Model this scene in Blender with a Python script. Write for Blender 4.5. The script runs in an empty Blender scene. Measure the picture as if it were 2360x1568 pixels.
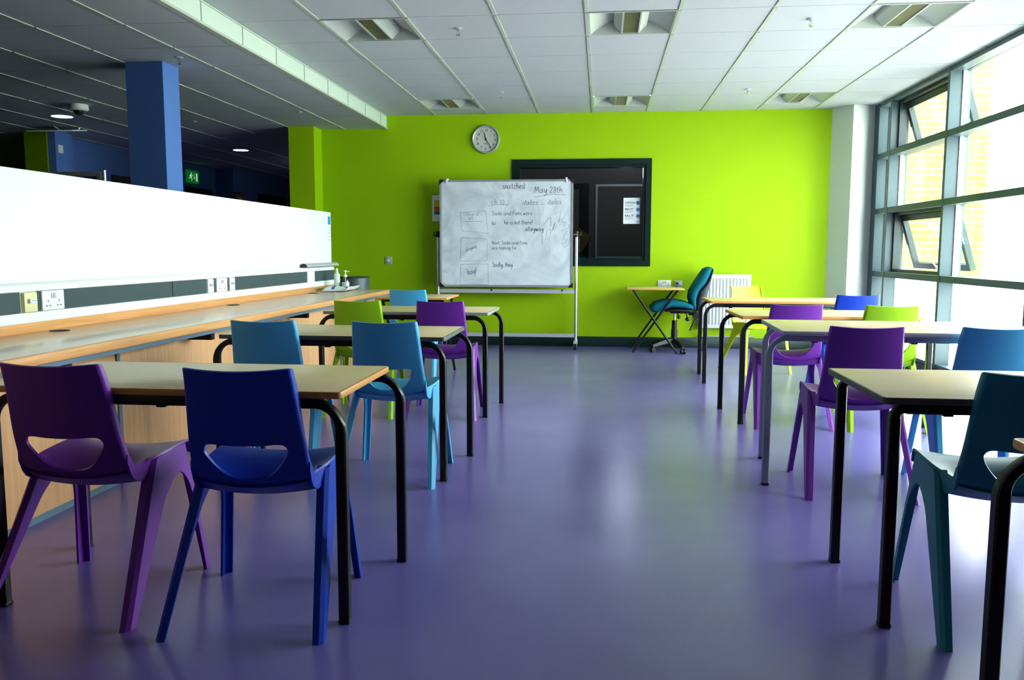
import bpy, bmesh, math, random
from math import sin, cos, pi, radians
from mathutils import Vector, Matrix
from mathutils.geometry import delaunay_2d_cdt
random.seed(4)
scene = bpy.context.scene
COL = scene.collection

# ------------------------------------------------------------------ materials
def lin(c):
    c /= 255.0
    return c / 12.92 if c <= 0.04045 else ((c + 0.055) / 1.055) ** 2.4
def srgb(r, g, b):
    return (lin(r), lin(g), lin(b), 1)

def mat(name, col, rough=0.5, metal=0.0, spec=0.5, noise=0.0, nscale=20, bump=0.0, bscale=200, emit=None, estr=0, coat=0.0):
    m = bpy.data.materials.new(name); m.use_nodes = True
    nt = m.node_tree; b = nt.nodes['Principled BSDF']
    b.inputs['Base Color'].default_value = col
    b.inputs['Roughness'].default_value = rough
    b.inputs['Metallic'].default_value = metal
    b.inputs['Specular IOR Level'].default_value = spec
    if coat: b.inputs['Coat Weight'].default_value = coat
    if emit:
        b.inputs['Emission Color'].default_value = emit
        b.inputs['Emission Strength'].default_value = estr
    tc = nt.nodes.new('ShaderNodeTexCoord')
    if noise:
        n = nt.nodes.new('ShaderNodeTexNoise'); n.inputs['Scale'].default_value = nscale; n.inputs['Detail'].default_value = 4
        nt.links.new(tc.outputs['Object'], n.inputs['Vector'])
        mx = nt.nodes.new('ShaderNodeMix'); mx.data_type = 'RGBA'
        mx.inputs['A'].default_value = tuple(max(0, c * (1 - noise)) for c in col[:3]) + (1,)
        mx.inputs['B'].default_value = tuple(min(1, c * (1 + noise)) for c in col[:3]) + (1,)
        nt.links.new(n.outputs['Fac'], mx.inputs['Factor']); nt.links.new(mx.outputs['Result'], b.inputs['Base Color'])
    if bump:
        n2 = nt.nodes.new('ShaderNodeTexNoise'); n2.inputs['Scale'].default_value = bscale; n2.inputs['Detail'].default_value = 2
        nt.links.new(tc.outputs['Object'], n2.inputs['Vector'])
        bp = nt.nodes.new('ShaderNodeBump'); bp.inputs['Strength'].default_value = bump; bp.inputs['Distance'].default_value = 0.002
        nt.links.new(n2.outputs['Fac'], bp.inputs['Height']); nt.links.new(bp.outputs['Normal'], b.inputs['Normal'])
    return m

def wood(name, c1, c2, rough=0.4, axis='Y', sc=3.0, spec=0.4):
    m = bpy.data.materials.new(name); m.use_nodes = True
    nt = m.node_tree; b = nt.nodes['Principled BSDF']
    b.inputs['Roughness'].default_value = rough; b.inputs['Specular IOR Level'].default_value = spec
    tc = nt.nodes.new('ShaderNodeTexCoord'); mp = nt.nodes.new('ShaderNodeMapping')
    s = {'X': (1, 22, 22), 'Y': (22, 1, 22), 'Z': (22, 22, 1)}[axis]
    mp.inputs['Scale'].default_value = s
    nt.links.new(tc.outputs['Object'], mp.inputs['Vector'])
    n = nt.nodes.new('ShaderNodeTexNoise'); n.inputs['Scale'].default_value = sc; n.inputs['Detail'].default_value = 6
    n.inputs['Distortion'].default_value = 0.6
    nt.links.new(mp.outputs['Vector'], n.inputs['Vector'])
    r = nt.nodes.new('ShaderNodeValToRGB')
    r.color_ramp.elements[0].position = 0.3; r.color_ramp.elements[0].color = c1
    r.color_ramp.elements[1].position = 0.7; r.color_ramp.elements[1].color = c2
    nt.links.new(n.outputs['Fac'], r.inputs['Fac']); nt.links.new(r.outputs['Color'], b.inputs['Base Color'])
    return m

M = {}
M['green'] = mat('lime_paint', srgb(157, 194, 14), 0.62, spec=0.25, noise=0.03, nscale=3)
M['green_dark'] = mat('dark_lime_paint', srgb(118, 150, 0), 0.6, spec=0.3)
M['blue_paint'] = mat('blue_paint', srgb(92, 128, 190), 0.6, spec=0.3, noise=0.03, nscale=3)
M['white_paint'] = mat('white_paint', srgb(226, 232, 224), 0.6, spec=0.3)
M['ceil'] = mat('ceiling_tile', srgb(198, 203, 206), 0.85, spec=0.1, noise=0.04, nscale=60, bump=0.15, bscale=400)
M['tee'] = mat('ceiling_tee', srgb(190, 198, 182), 0.5, spec=0.3)
M['gap'] = mat('joint_shadow', srgb(70, 72, 74), 0.9, spec=0.1)
M['fascia'] = mat('fascia_panel', srgb(214, 230, 214), 0.5, spec=0.3)
M['skirt'] = mat('skirting_green', srgb(24, 52, 50), 0.35, noise=0.1, nscale=12)
M['wframe'] = mat('dark_green_gloss', srgb(14, 40, 38), 0.3)
M['mullion'] = mat('grey_powder_coat', srgb(76, 94, 98), 0.42, spec=0.4)
M['mullion_dark'] = mat('dark_sash_coat', srgb(52, 64, 64), 0.4, spec=0.4)
M['black'] = mat('black_powder_coat', srgb(17, 20, 24), 0.38, spec=0.5)
M['black_plastic'] = mat('black_plastic', srgb(30, 32, 34), 0.45)
M['grey_frame'] = mat('grey_powder_tube', srgb(146, 152, 164), 0.4)
M['chrome'] = mat('chrome', srgb(210, 214, 216), 0.22, metal=1)
M['alu'] = mat('brushed_aluminium', srgb(196, 200, 206), 0.38, metal=0.75, noise=0.05, nscale=40)
M['alu_pale'] = mat('pale_aluminium', srgb(190, 192, 202), 0.5, metal=0.2)
M['white_plastic'] = mat('white_plastic', srgb(236, 240, 238), 0.4)
M['cream_plastic'] = mat('cream_plastic', srgb(226, 222, 172), 0.45)
M['insert'] = mat('charcoal_insert', srgb(72, 88, 90), 0.6, spec=0.3)
M['screen'] = mat('white_melamine', srgb(248, 253, 250), 0.5, spec=0.3)
M['bench_wood'] = wood('beech_edge', srgb(214, 156, 98), srgb(232, 178, 122), 0.35, 'Y')
M['bench_top'] = wood('bench_laminate', srgb(204, 184, 164), srgb(214, 196, 176), 0.22, 'Y', spec=0.6)
M['panel_wood'] = wood('beech_panel', srgb(208, 162, 116), srgb(224, 180, 134), 0.5, 'Z')
M['table_top'] = wood('beech_laminate', srgb(216, 196, 150), srgb(226, 206, 162), 0.32, 'X', 2.0, spec=0.45)
M['edge_beech'] = wood('beech_edging', srgb(206, 146, 78), srgb(222, 166, 96), 0.4, 'X')
M['edge_grey'] = mat('grey_edging', srgb(92, 94, 94), 0.45)
M['edge_palegrey'] = mat('pale_grey_edging', srgb(150, 150, 142), 0.45)
M['edge_bluegrey'] = mat('blue_grey_edging', srgb(168, 172, 184), 0.45)
M['steel_blue'] = mat('blue_grey_steel', srgb(108, 128, 142), 0.45)
M['teal_fabric'] = mat('teal_fabric', srgb(20, 108, 124), 0.85, spec=0.2, noise=0.08, nscale=120, bump=0.3, bscale=500)
M['charcoal'] = mat('charcoal_shell', srgb(72, 78, 84), 0.6)
M['rad'] = mat('radiator_enamel', srgb(242, 246, 244), 0.4)
M['rad_dark'] = mat('radiator_groove', srgb(96, 120, 112), 0.6)
M['copper_grey'] = mat('painted_pipe', srgb(170, 178, 170), 0.4, metal=0.3)
M['steel_bin'] = mat('grey_bin_metal', srgb(98, 108, 112), 0.5, metal=0.35)
M['paper'] = mat('paper', srgb(232, 236, 240), 0.7)
M['ink'] = mat('dark_ink', srgb(40, 44, 50), 0.7)
M['marker'] = mat('dry_marker', srgb(86, 90, 96), 0.7)
M['marker_faint'] = mat('faint_marker', srgb(128, 136, 140), 0.7)
M['blue_print'] = mat('blue_print', srgb(70, 140, 200), 0.6)
M['blue_sticker'] = mat('blue_sticker', srgb(40, 150, 205), 0.5)
M['grey_print'] = mat('grey_print', srgb(176, 184, 194), 0.7)
M['clock_face'] = mat('clock_face', srgb(206, 206, 200), 0.5)
M['clock_rim'] = mat('clock_rim', srgb(176, 188, 190), 0.35, metal=0.3)
M['exit'] = mat('exit_green', srgb(0, 140, 60), 0.5, emit=srgb(0, 140, 50), estr=0.35)
M['exit_white'] = mat('exit_white', srgb(230, 245, 225), 0.5, emit=srgb(220, 245, 215), estr=0.45)
M['lamp'] = mat('lit_diffuser', srgb(255, 250, 235), 0.5, emit=srgb(255, 248, 225), estr=14)
M['louvre'] = mat('louvre_olive', srgb(150, 152, 122), 0.4, metal=0.2)
M['louvre_dark'] = mat('louvre_inside', srgb(52, 60, 56), 0.4)
M['lightwhite'] = mat('luminaire_white', srgb(190, 196, 190), 0.4)
M['navy'] = mat('navy_felt', srgb(22, 26, 96), 0.9)
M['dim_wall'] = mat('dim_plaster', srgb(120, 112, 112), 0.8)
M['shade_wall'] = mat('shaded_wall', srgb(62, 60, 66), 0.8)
M['dark_door'] = mat('dark_door', srgb(28, 30, 30), 0.5)
M['dim_glass'] = mat('door_vision_panel', srgb(118, 104, 86), 0.2)
M['tan'] = mat('manila', srgb(120, 104, 60), 0.8)
M['teal_card'] = mat('teal_card', srgb(10, 86, 92), 0.8)
M['yellow_card'] = mat('yellow_print', srgb(222, 190, 40), 0.7)
M['orange_card'] = mat('orange_print', srgb(206, 110, 50), 0.7)
M['teal_print'] = mat('teal_print', srgb(40, 130, 130), 0.7)
M['ground'] = mat('paving', srgb(216, 214, 206), 0.9, noise=0.08, nscale=2)
M['leaf'] = mat('foliage', srgb(150, 222, 150), 0.8, noise=0.25, nscale=6)  # leaf green lightened, outdoor haze and bloom put into the colour
M['leaf2'] = mat('foliage_yellow', srgb(206, 228, 120), 0.8, noise=0.25, nscale=6)
M['bark'] = mat('bark', srgb(150, 130, 110), 0.9, noise=0.2, nscale=9)
M['skin'] = mat('skin', srgb(196, 150, 124), 0.6)
M['hair'] = mat('dark_hair', srgb(38, 28, 22), 0.6, noise=0.2, nscale=50)
M['cloth_grey'] = mat('grey_jumper', srgb(70, 74, 84), 0.9)
M['cloth_dark'] = mat('dark_trousers', srgb(32, 34, 42), 0.9)
M['wipe_blue'] = mat('wipe_blue', srgb(60, 110, 180), 0.5)
M['wipe_green'] = mat('wipe_green', srgb(70, 170, 80), 0.5)

def plastic(name, c):
    return mat(name, c, 0.36, spec=0.5, noise=0.03, nscale=15, bump=0.06, bscale=700)
CH = {'purple': plastic('purple_plastic', srgb(122, 56, 158)),
      'royal': plastic('royal_blue_plastic', srgb(24, 66, 176)),
      'sky': plastic('light_blue_plastic', srgb(84, 174, 214)),
      'lime': plastic('lime_plastic', srgb(150, 196, 20)),
      'teal': plastic('teal_plastic', srgb(46, 138, 154)),
      'yellow': plastic('yellow_plastic', srgb(206, 222, 12))}

def glass_mat(name, tint=(1, 1, 1, 1), refl=0.06):
    m = bpy.data.materials.new(name); m.use_nodes = True
    nt = m.node_tree; nt.nodes.remove(nt.nodes['Principled BSDF'])
    out = nt.nodes['Material Output']
    t = nt.nodes.new('ShaderNodeBsdfTransparent'); t.inputs['Color'].default_value = tint
    g = nt.nodes.new('ShaderNodeBsdfGlossy'); g.inputs['Roughness'].default_value = 0.02
    lw = nt.nodes.new('ShaderNodeLayerWeight'); lw.inputs['Blend'].default_value = 0.12
    mp = nt.nodes.new('ShaderNodeMath'); mp.operation = 'MULTIPLY_ADD'
    mp.inputs[1].default_value = 0.25; mp.inputs[2].default_value = refl * 0.4
    nt.links.new(lw.outputs['Fresnel'], mp.inputs[0])
    mx = nt.nodes.new('ShaderNodeMixShader')
    nt.links.new(mp.outputs[0], mx.inputs['Fac']); nt.links.new(t.outputs[0], mx.inputs[1]); nt.links.new(g.outputs[0], mx.inputs[2])
    nt.links.new(mx.outputs[0], out.inputs['Surface'])
    return m
M['glass'] = glass_mat('window_glass', (0.96, 0.99, 0.985, 1))
M['int_glass'] = glass_mat('interior_glass', (0.8, 0.84, 0.86, 1), 0.08)

def frosted():
    m = bpy.data.materials.new('frosted_film'); m.use_nodes = True
    nt = m.node_tree; nt.nodes.remove(nt.nodes['Principled BSDF'])
    out = nt.nodes['Material Output']
    t = nt.nodes.new('ShaderNodeBsdfTranslucent'); t.inputs['Color'].default_value = (0.95, 0.97, 0.97, 1)
    d = nt.nodes.new('ShaderNodeBsdfTransparent'); d.inputs['Color'].default_value = (0.9, 0.93, 0.93, 1)
    mx = nt.nodes.new('ShaderNodeMixShader'); mx.inputs['Fac'].default_value = 0.25
    nt.links.new(t.outputs[0], mx.inputs[1]); nt.links.new(d.outputs[0], mx.inputs[2])
    nt.links.new(mx.outputs[0], out.inputs['Surface'])
    return m
M['frost'] = frosted()

def clear_plastic():
    m = glass_mat('clear_bottle_plastic', (0.9, 0.95, 0.93, 1), 0.3)
    return m
M['clear'] = clear_plastic()

def floor_mat():
    m = bpy.data.materials.new('purple_vinyl'); m.use_nodes = True
    nt = m.node_tree; b = nt.nodes['Principled BSDF']
    tc = nt.nodes.new('ShaderNodeTexCoord')
    n = nt.nodes.new('ShaderNodeTexNoise'); n.inputs['Scale'].default_value = 1.3; n.inputs['Detail'].default_value = 5
    nt.links.new(tc.outputs['Object'], n.inputs['Vector'])
    r = nt.nodes.new('ShaderNodeValToRGB')
    r.color_ramp.elements[0].position = 0.3; r.color_ramp.elements[0].color = srgb(116, 105, 168)
    r.color_ramp.elements[1].position = 0.75; r.color_ramp.elements[1].color = srgb(130, 119, 180)
    nt.links.new(n.outputs['Fac'], r.inputs['Fac'])
    # fine speckle
    n3 = nt.nodes.new('ShaderNodeTexNoise'); n3.inputs['Scale'].default_value = 260; n3.inputs['Detail'].default_value = 1
    nt.links.new(tc.outputs['Object'], n3.inputs['Vector'])
    mx = nt.nodes.new('ShaderNodeMix'); mx.data_type = 'RGBA'; mx.blend_type = 'OVERLAY'; mx.inputs['Factor'].default_value = 0.12
    nt.links.new(r.outputs['Color'], mx.inputs['A']); nt.links.new(n3.outputs['Color'], mx.inputs['B'])
    nt.links.new(mx.outputs['Result'], b.inputs['Base Color'])
    n2 = nt.nodes.new('ShaderNodeTexNoise'); n2.inputs['Scale'].default_value = 2.4; n2.inputs['Detail'].default_value = 6
    nt.links.new(tc.outputs['Object'], n2.inputs['Vector'])
    rr = nt.nodes.new('ShaderNodeMapRange'); rr.inputs['To Min'].default_value = 0.215; rr.inputs['To Max'].default_value = 0.265
    nt.links.new(n2.outputs['Fac'], rr.inputs['Value']); nt.links.new(rr.outputs['Result'], b.inputs['Roughness'])
    b.inputs['Specular IOR Level'].default_value = 0.75
    return m
M['floor'] = floor_mat()

def brick_mat():
    m = bpy.data.materials.new('buff_brick'); m.use_nodes = True
    nt = m.node_tree; b = nt.nodes['Principled BSDF']; b.inputs['Roughness'].default_value = 0.9
    tc = nt.nodes.new('ShaderNodeTexCoord'); mp = nt.nodes.new('ShaderNodeMapping')
    mp.inputs['Rotation'].default_value = (radians(90), 0, 0)
    nt.links.new(tc.outputs['Object'], mp.inputs['Vector'])
    k = nt.nodes.new('ShaderNodeTexBrick')
    k.inputs['Color1'].default_value = srgb(144, 120, 60); k.inputs['Color2'].default_value = srgb(154, 130, 72)
    k.inputs['Mortar'].default_value = srgb(186, 178, 158)
    k.inputs['Scale'].default_value = 1.0; k.inputs['Brick Width'].default_value = 0.225; k.inputs['Row Height'].default_value = 0.075
    k.inputs['Mortar Size'].default_value = 0.006
    nt.links.new(mp.outputs['Vector'], k.inputs['Vector']); nt.links.new(k.outputs['Color'], b.inputs['Base Color'])
    return m
M['brick'] = brick_mat()

def board_mat():
    m = bpy.data.materials.new('dry_wipe_surface'); m.use_nodes = True
    nt = m.node_tree; b = nt.nodes['Principled BSDF']; b.inputs['Roughness'].default_value = 0.3
    tc = nt.nodes.new('ShaderNodeTexCoord')
    n = nt.nodes.new('ShaderNodeTexNoise'); n.inputs['Scale'].default_value = 2.6; n.inputs['Detail'].default_value = 5; n.inputs['Distortion'].default_value = 1.6
    nt.links.new(tc.outputs['Object'], n.inputs['Vector'])
    r = nt.nodes.new('ShaderNodeValToRGB')
    r.color_ramp.elements[0].position = 0.42; r.color_ramp.elements[0].color = srgb(224, 233, 238)
    r.color_ramp.elements[1].position = 0.78; r.color_ramp.elements[1].color = srgb(186, 196, 202)
    nt.links.new(n.outputs['Fac'], r.inputs['Fac']); nt.links.new(r.outputs['Color'], b.inputs['Base Color'])
    return m
M['board'] = board_mat()

# ------------------------------------------------------------------ mesh helpers
class MB:
    def __init__(s): s.bm = bmesh.new()
    def _new(s, bm2):
        me = bpy.data.meshes.new('tmp'); bm2.to_mesh(me); bm2.free(); s.bm.from_mesh(me); bpy.data.meshes.remove(me)
    def box(s, x0, x1, y0, y1, z0, z1, bev=0.0, seg=2, rot=None):
        b = bmesh.new(); bmesh.ops.create_cube(b, size=1)
        c = Vector(((x0 + x1) / 2, (y0 + y1) / 2, (z0 + z1) / 2))
        for v in b.verts: v.co = Vector((v.co.x * (x1 - x0), v.co.y * (y1 - y0), v.co.z * (z1 - z0)))
        if bev: bmesh.ops.bevel(b, geom=b.edges[:], offset=bev, segments=seg, affect='EDGES', profile=0.5)
        for v in b.verts:
            p = v.co
            if rot: p = rot @ p
            v.co = p + c
        s._new(b); return s
    def prism(s, pts, d, bev=0.0):
        """polygon pts (3D, planar) extruded by vector d"""
        b = bmesh.new(); d = Vector(d)
        v0 = [b.verts.new(Vector(p)) for p in pts]; v1 = [b.verts.new(Vector(p) + d) for p in pts]
        n = len(pts)
        b.faces.new(v0); b.faces.new(v1[::-1])
        for i in range(n): b.faces.new((v0[i], v1[i], v1[(i + 1) % n], v0[(i + 1) % n]))
        bmesh.ops.recalc_face_normals(b, faces=b.faces[:])
        if bev: bmesh.ops.bevel(b, geom=b.edges[:], offset=bev, segments=2, affect='EDGES', profile=0.5)
        s._new(b); return s
    def tube(s, p0, p1, r0, r1=None, n=14, caps=True):
        r1 = r0 if r1 is None else r1
        p0, p1 = Vector(p0), Vector(p1); d = (p1 - p0).normalized()
        a = d.orthogonal().normalized(); c = d.cross(a)
        A = [s.bm.verts.new(p0 + (a * cos(2 * pi * i / n) + c * sin(2 * pi * i / n)) * r0) for i in range(n)]
        B = [s.bm.verts.new(p1 + (a * cos(2 * pi * i / n) + c * sin(2 * pi * i / n)) * r1) for i in range(n)]
        for i in range(n): s.bm.faces.new((A[i], A[(i + 1) % n], B[(i + 1) % n], B[i]))
        if caps: s.bm.faces.new(A[::-1]); s.bm.faces.new(B)
        return s
    def sweep(s, path, prof, up=(0, 1, 0), closed=False, caps=True):
        """prof: 2D points (a along side vector, b along 'up'); path planar with normal 'up'; prof may be a function of index"""
        up = Vector(up); P = [Vector(p) for p in path]; n = len(P); rings = []
        for i in range(n):
            if closed: t = (P[(i + 1) % n] - P[i - 1])
            else: t = P[min(i + 1, n - 1)] - P[max(i - 1, 0)]
            t.normalize(); side = t.cross(up).normalized()
            pr = prof(i) if callable(prof) else prof
            rings.append([s.bm.verts.new(P[i] + side * a + up * b) for a, b in pr])
        m = len(rings[0])
        for i in range(n if closed else n - 1):
            A, B = rings[i], rings[(i + 1) % n]
            for j in range(m): s.bm.faces.new((A[j], A[(j + 1) % m], B[(j + 1) % m], B[j]))
        if caps and not closed:
            s.bm.faces.new(rings[0][::-1]); s.bm.faces.new(rings[-1])
        return s
    def lathe(s, prof, c=(0, 0, 0), axis='Z', n=28):
        """prof list of (r, h)"""
        c = Vector(c); rings = []
        def pt(r, h, a):
            if axis == 'Z': return c + Vector((r * cos(a), r * sin(a), h))
            if axis == 'Y': return c + Vector((r * cos(a), h, r * sin(a)))
            return c + Vector((h, r * cos(a), r * sin(a)))
        for r, h in prof:
            if r < 1e-6: rings.append([s.bm.verts.new(pt(0, h, 0))])
            else: rings.append([s.bm.verts.new(pt(r, h, 2 * pi * i / n)) for i in range(n)])
        for A, B in zip(rings, rings[1:]):
            for i in range(n):
                j = (i + 1) % n
                if len(A) == 1 and len(B) == 1: continue
                if len(A) == 1: s.bm.faces.new((A[0], B[j], B[i]))
                elif len(B) == 1: s.bm.faces.new((A[i], A[j], B[0]))
                else: s.bm.faces.new((A[i], A[j], B[j], B[i]))
        return s
    def ell(s, c, r, seg=20, rings=12, rot=None):
        b = bmesh.new(); bmesh.ops.create_uvsphere(b, u_segments=seg, v_segments=rings, radius=1)
        for v in b.verts:
            p = Vector((v.co.x * r[0], v.co.y * r[1], v.co.z * r[2]))
            if rot: p = rot @ p
            v.co = p + Vector(c)
        s._new(b); return s
    def grid(s, f, nu, nv):
        V = [[s.bm.verts.new(Vector(f(i / nu, j / nv))) for j in range(nv + 1)] for i in range(nu + 1)]
        for i in range(nu):
            for j in range(nv): s.bm.faces.new((V[i][j], V[i + 1][j], V[i + 1][j + 1], V[i][j + 1]))
        return s
    def quad(s, a, b, c, d):
        s.bm.faces.new([s.bm.verts.new(Vector(p)) for p in (a, b, c, d)]); return s
    def poly(s, pts):
        s.bm.faces.new([s.bm.verts.new(Vector(p)) for p in pts]); return s
    def ribbon(s, pts, w, n):
        """flat stroke of width w lying in the plane with normal n"""
        n = Vector(n); P = [Vector(p) for p in pts]; L = []; R = []
        for i in range(len(P)):
            t = (P[min(i + 1, len(P) - 1)] - P[max(i - 1, 0)])
            if t.length < 1e-9: t = Vector((1, 0, 0))
            t.normalize(); sd = t.cross(n).normalized() * (w / 2)
            L.append(s.bm.verts.new(P[i] + sd)); R.append(s.bm.verts.new(P[i] - sd))
        for i in range(len(P) - 1): s.bm.faces.new((L[i], L[i + 1], R[i + 1], R[i]))
        return s
    def mesh(s, name, m=None, ang=35, recalc=True):
        if recalc: bmesh.ops.recalc_face_normals(s.bm, faces=s.bm.faces[:])
        me = bpy.data.meshes.new(name); s.bm.to_mesh(me); s.bm.free()
        if ang:
            for p in me.polygons: p.use_smooth = True
            me.set_sharp_from_angle(angle=radians(ang))
        if m: me.materials.append(m)
        return me

def tag(o, label=None, cat=None, group=None, kind=None):
    if label: o['label'] = label
    if cat: o['category'] = cat
    if group: o['group'] = group
    if kind: o['kind'] = kind
    return o
def thing(name, label, cat, loc=(0, 0, 0), rz=0, group=None):
    o = bpy.data.objects.new(name, None); COL.objects.link(o)
    o.empty_display_size = 0.1; o.location = loc; o.rotation_euler = (0, 0, rz)
    return tag(o, label, cat, group)
def obj(name, mb, m, parent=None, ang=35, off=None, label=None):
    """link as ONE mesh object; off: subtract this world offset (for things modelled in world space)"""
    me = mb if isinstance(mb, bpy.types.Mesh) else mb.mesh(name, m, ang)
    if off is not None: me.transform(Matrix.Translation(-Vector(off)))
    o = bpy.data.objects.new(name, me); COL.objects.link(o)
    if parent: o.parent = parent
    if label: o['label'] = label
    return o
def struct(name, mb, m, ang=35, label=None, cat=None):
    o = obj(name, mb, m, None, ang); o['kind'] = 'structure'
    if label: o['label'] = label
    if cat: o['category'] = cat
    return o
def wthing(name, label, cat, loc, group=None):
    """thing modelled in world coordinates: returns root and a part() helper"""
    r = thing(name, label, cat, loc, 0, group)
    def part(n, mb, m, parent=None, ang=35, label=None): return obj(n, mb, m, parent or r, ang, loc, label)
    return r, part
def wsingle(name, mb, m, label, cat, group=None, ang=35):
    me = mb.mesh(name, m, ang)
    c = sum((Vector(v.co) for v in me.vertices), Vector()) / len(me.vertices)
    zmin = min(v.co.z for v in me.vertices); c.z = zmin
    me.transform(Matrix.Translation(-c))
    o = bpy.data.objects.new(name, me); COL.objects.link(o); o.location = c
    return tag(o, label, cat, group)
def dup(root, loc, rz, label, group=None, recolor=None):
    def cp(o, par):
        c = o.copy(); COL.objects.link(c)
        if par: c.parent = par
        if recolor and c.type == 'MESH' and c.data.name in recolor: c.data = recolor[c.data.name]
        for k in o.children: cp(k, c)
        return c
    r = cp(root, None); r.location = loc; r.rotation_euler = (0, 0, rz); r['label'] = label
    if group: r['group'] = group
    return r

def text_mesh(txt, size, m, offset=0.0, shear=0.0, align='LEFT'):
    cu = bpy.data.curves.new('lettering', 'FONT'); cu.body = txt; cu.size = size; cu.offset = offset; cu.shear = shear; cu.align_x = align
    cu.resolution_u = 3
    o = bpy.data.objects.new('lettering_tmp', cu); COL.objects.link(o)
    dg = bpy.context.evaluated_depsgraph_get(); dg.update()
    me = bpy.data.meshes.new_from_object(o.evaluated_get(dg))
    bpy.data.objects.remove(o); bpy.data.curves.remove(cu)
    me.materials.clear()
    if m: me.materials.append(m)
    return me
def add_text(mb, txt, size, mtx, offset=0.0, shear=0.0, align='LEFT'):
    me = text_mesh(txt, size, None, offset, shear, align); me.transform(mtx); mb.bm.from_mesh(me); bpy.data.meshes.remove(me)
# matrix placing text (local x right, y up) on a wall facing -Y at world (x,y,z)
def wallmtx(x, y, z, rot=0):
    return Matrix.Translation((x, y, z)) @ Matrix.Rotation(rot, 4, 'Y') @ Matrix.Rotation(radians(90), 4, 'X')

# ------------------------------------------------------------------ camera
cam = bpy.data.cameras.new('camera'); camo = bpy.data.objects.new('camera', cam); COL.objects.link(camo)
F, YAW, PITCH, ROLL, CH_Z = 1922.2, 0.1066, -0.107, 0.0016, 1.1013
cam.sensor_width = 36; cam.lens = F / 2360 * 36; cam.clip_end = 400; cam.clip_start = 0.05
fw = Vector((-sin(YAW) * cos(PITCH), cos(YAW) * cos(PITCH), sin(PITCH)))
r0 = Vector((cos(YAW), sin(YAW), 0)); u0 = r0.cross(fw)
rr = r0 * cos(ROLL) + u0 * sin(ROLL); uu = -r0 * sin(ROLL) + u0 * cos(ROLL)
camo.matrix_world = Matrix(((rr.x, uu.x, -fw.x, 0), (rr.y, uu.y, -fw.y, 0), (rr.z, uu.z, -fw.z, CH_Z), (0, 0, 0, 1)))
scene.camera = camo

# ------------------------------------------------------------------ room shell
H, HL, D = 2.645, 2.5, 9.633
XB, XW = -2.49, 2.88            # bulkhead, window wall inner face
YF = -2.6                       # wall behind the camera
YE = 3.12                       # start of the glazing
mb = MB(); mb.box(-10.2, 3.06, YF, 16.6, -0.12, 0); struct('floor', mb, M['floor'], 0, 'shiny purple vinyl floor', 'floor')

# back wall (lime) with opening for the interior window
IWx0, IWx1, IWz0, IWz1 = -0.985, 0.498, 0.972, 2.085
mb = MB()
mb.box(-3.27, IWx0, D, D + .15, 0, HL + .3); mb.box(IWx1, 2.9, D, D + .15, 0, HL + .3)
mb.box(IWx0, IWx1, D, D + .15, 0, IWz0); mb.box(IWx0, IWx1, D, D + .15, IWz1, HL + .3)
struct('wall_back', mb, M['green'], 0, 'bright lime green back wall', 'wall')
mb = MB(); mb.box(-3.565, -3.268, 9.36, D + .15, 0, HL); struct('wall_pier', mb, M['green'], 0, 'lime green square pillar at the left end of the back wall', 'pillar')
mb = MB(); mb.box(-3.26, 2.5, D - .018, D, 0, .115, .004)
struct('baseboard_back', mb, M['skirt'], 35, 'dark green skirting along the back wall', 'skirting')
mb = MB(); mb.prism([(2.48, D, 0), (2.634, 9.375, 0), (2.90, 9.47, 0), (2.90, D + .1, 0), (2.48, D + .1, 0)], (0, 0, H))
struct('wall_corner', mb, M['white_paint'], 0, 'white boxed column in the right back corner', 'column')
mb = MB(); mb.box(-10.2, 3.0, YF - .12, YF, 0, H + .1); struct('wall_front', mb, M['shade_wall'], 0)
mb = MB(); mb.box(XW, XW + .14, YF, YE, 0, H + .1); struct('wall_right', mb, M['white_paint'], 0)
# left open area
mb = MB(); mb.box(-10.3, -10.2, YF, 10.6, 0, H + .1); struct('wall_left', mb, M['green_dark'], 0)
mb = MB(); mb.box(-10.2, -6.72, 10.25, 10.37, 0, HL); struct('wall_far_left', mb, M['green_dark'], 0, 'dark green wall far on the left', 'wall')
mb = MB(); mb.box(-6.77, -6.65, 9.75, 16.5, 0, HL + .05); struct('wall_blue', mb, M['blue_paint'], 0, 'blue wall of the dark room behind the long white screen', 'wall')
mb = MB(); mb.box(-6.66, -6.33, 13.98, 16.5, 0, HL + .02); struct('wall_blue_return', mb, M['blue_paint'], 0, 'projecting blue wall to the right of the exit sign', 'wall')
mb = MB(); mb.box(-6.8, -3.2, 16.4, 16.52, 0, HL + .05); struct('wall_far_end', mb, M['dim_wall'], 0)
mb = MB(); mb.box(-3.3, -3.18, D + .15, 16.4, 0, HL + .05); struct('wall_far_right', mb, M['dim_wall'], 0)
# far column: lime front, blue flank
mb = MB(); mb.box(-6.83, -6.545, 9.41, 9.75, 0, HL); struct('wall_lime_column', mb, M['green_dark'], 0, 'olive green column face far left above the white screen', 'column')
mb = MB(); mb.box(-6.545, -6.45, 9.43, 9.76, 0, HL); struct('wall_blue_column', mb, M['blue_paint'], 0, 'blue flank beside the olive column', 'column')
mb = MB(); mb.box(-3.568, -3.275, 6.084, 6.325, 0, HL); struct('wall_pillar', mb, M['blue_paint'], 0, 'blue square pillar standing behind the long white screen', 'pillar')

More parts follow.
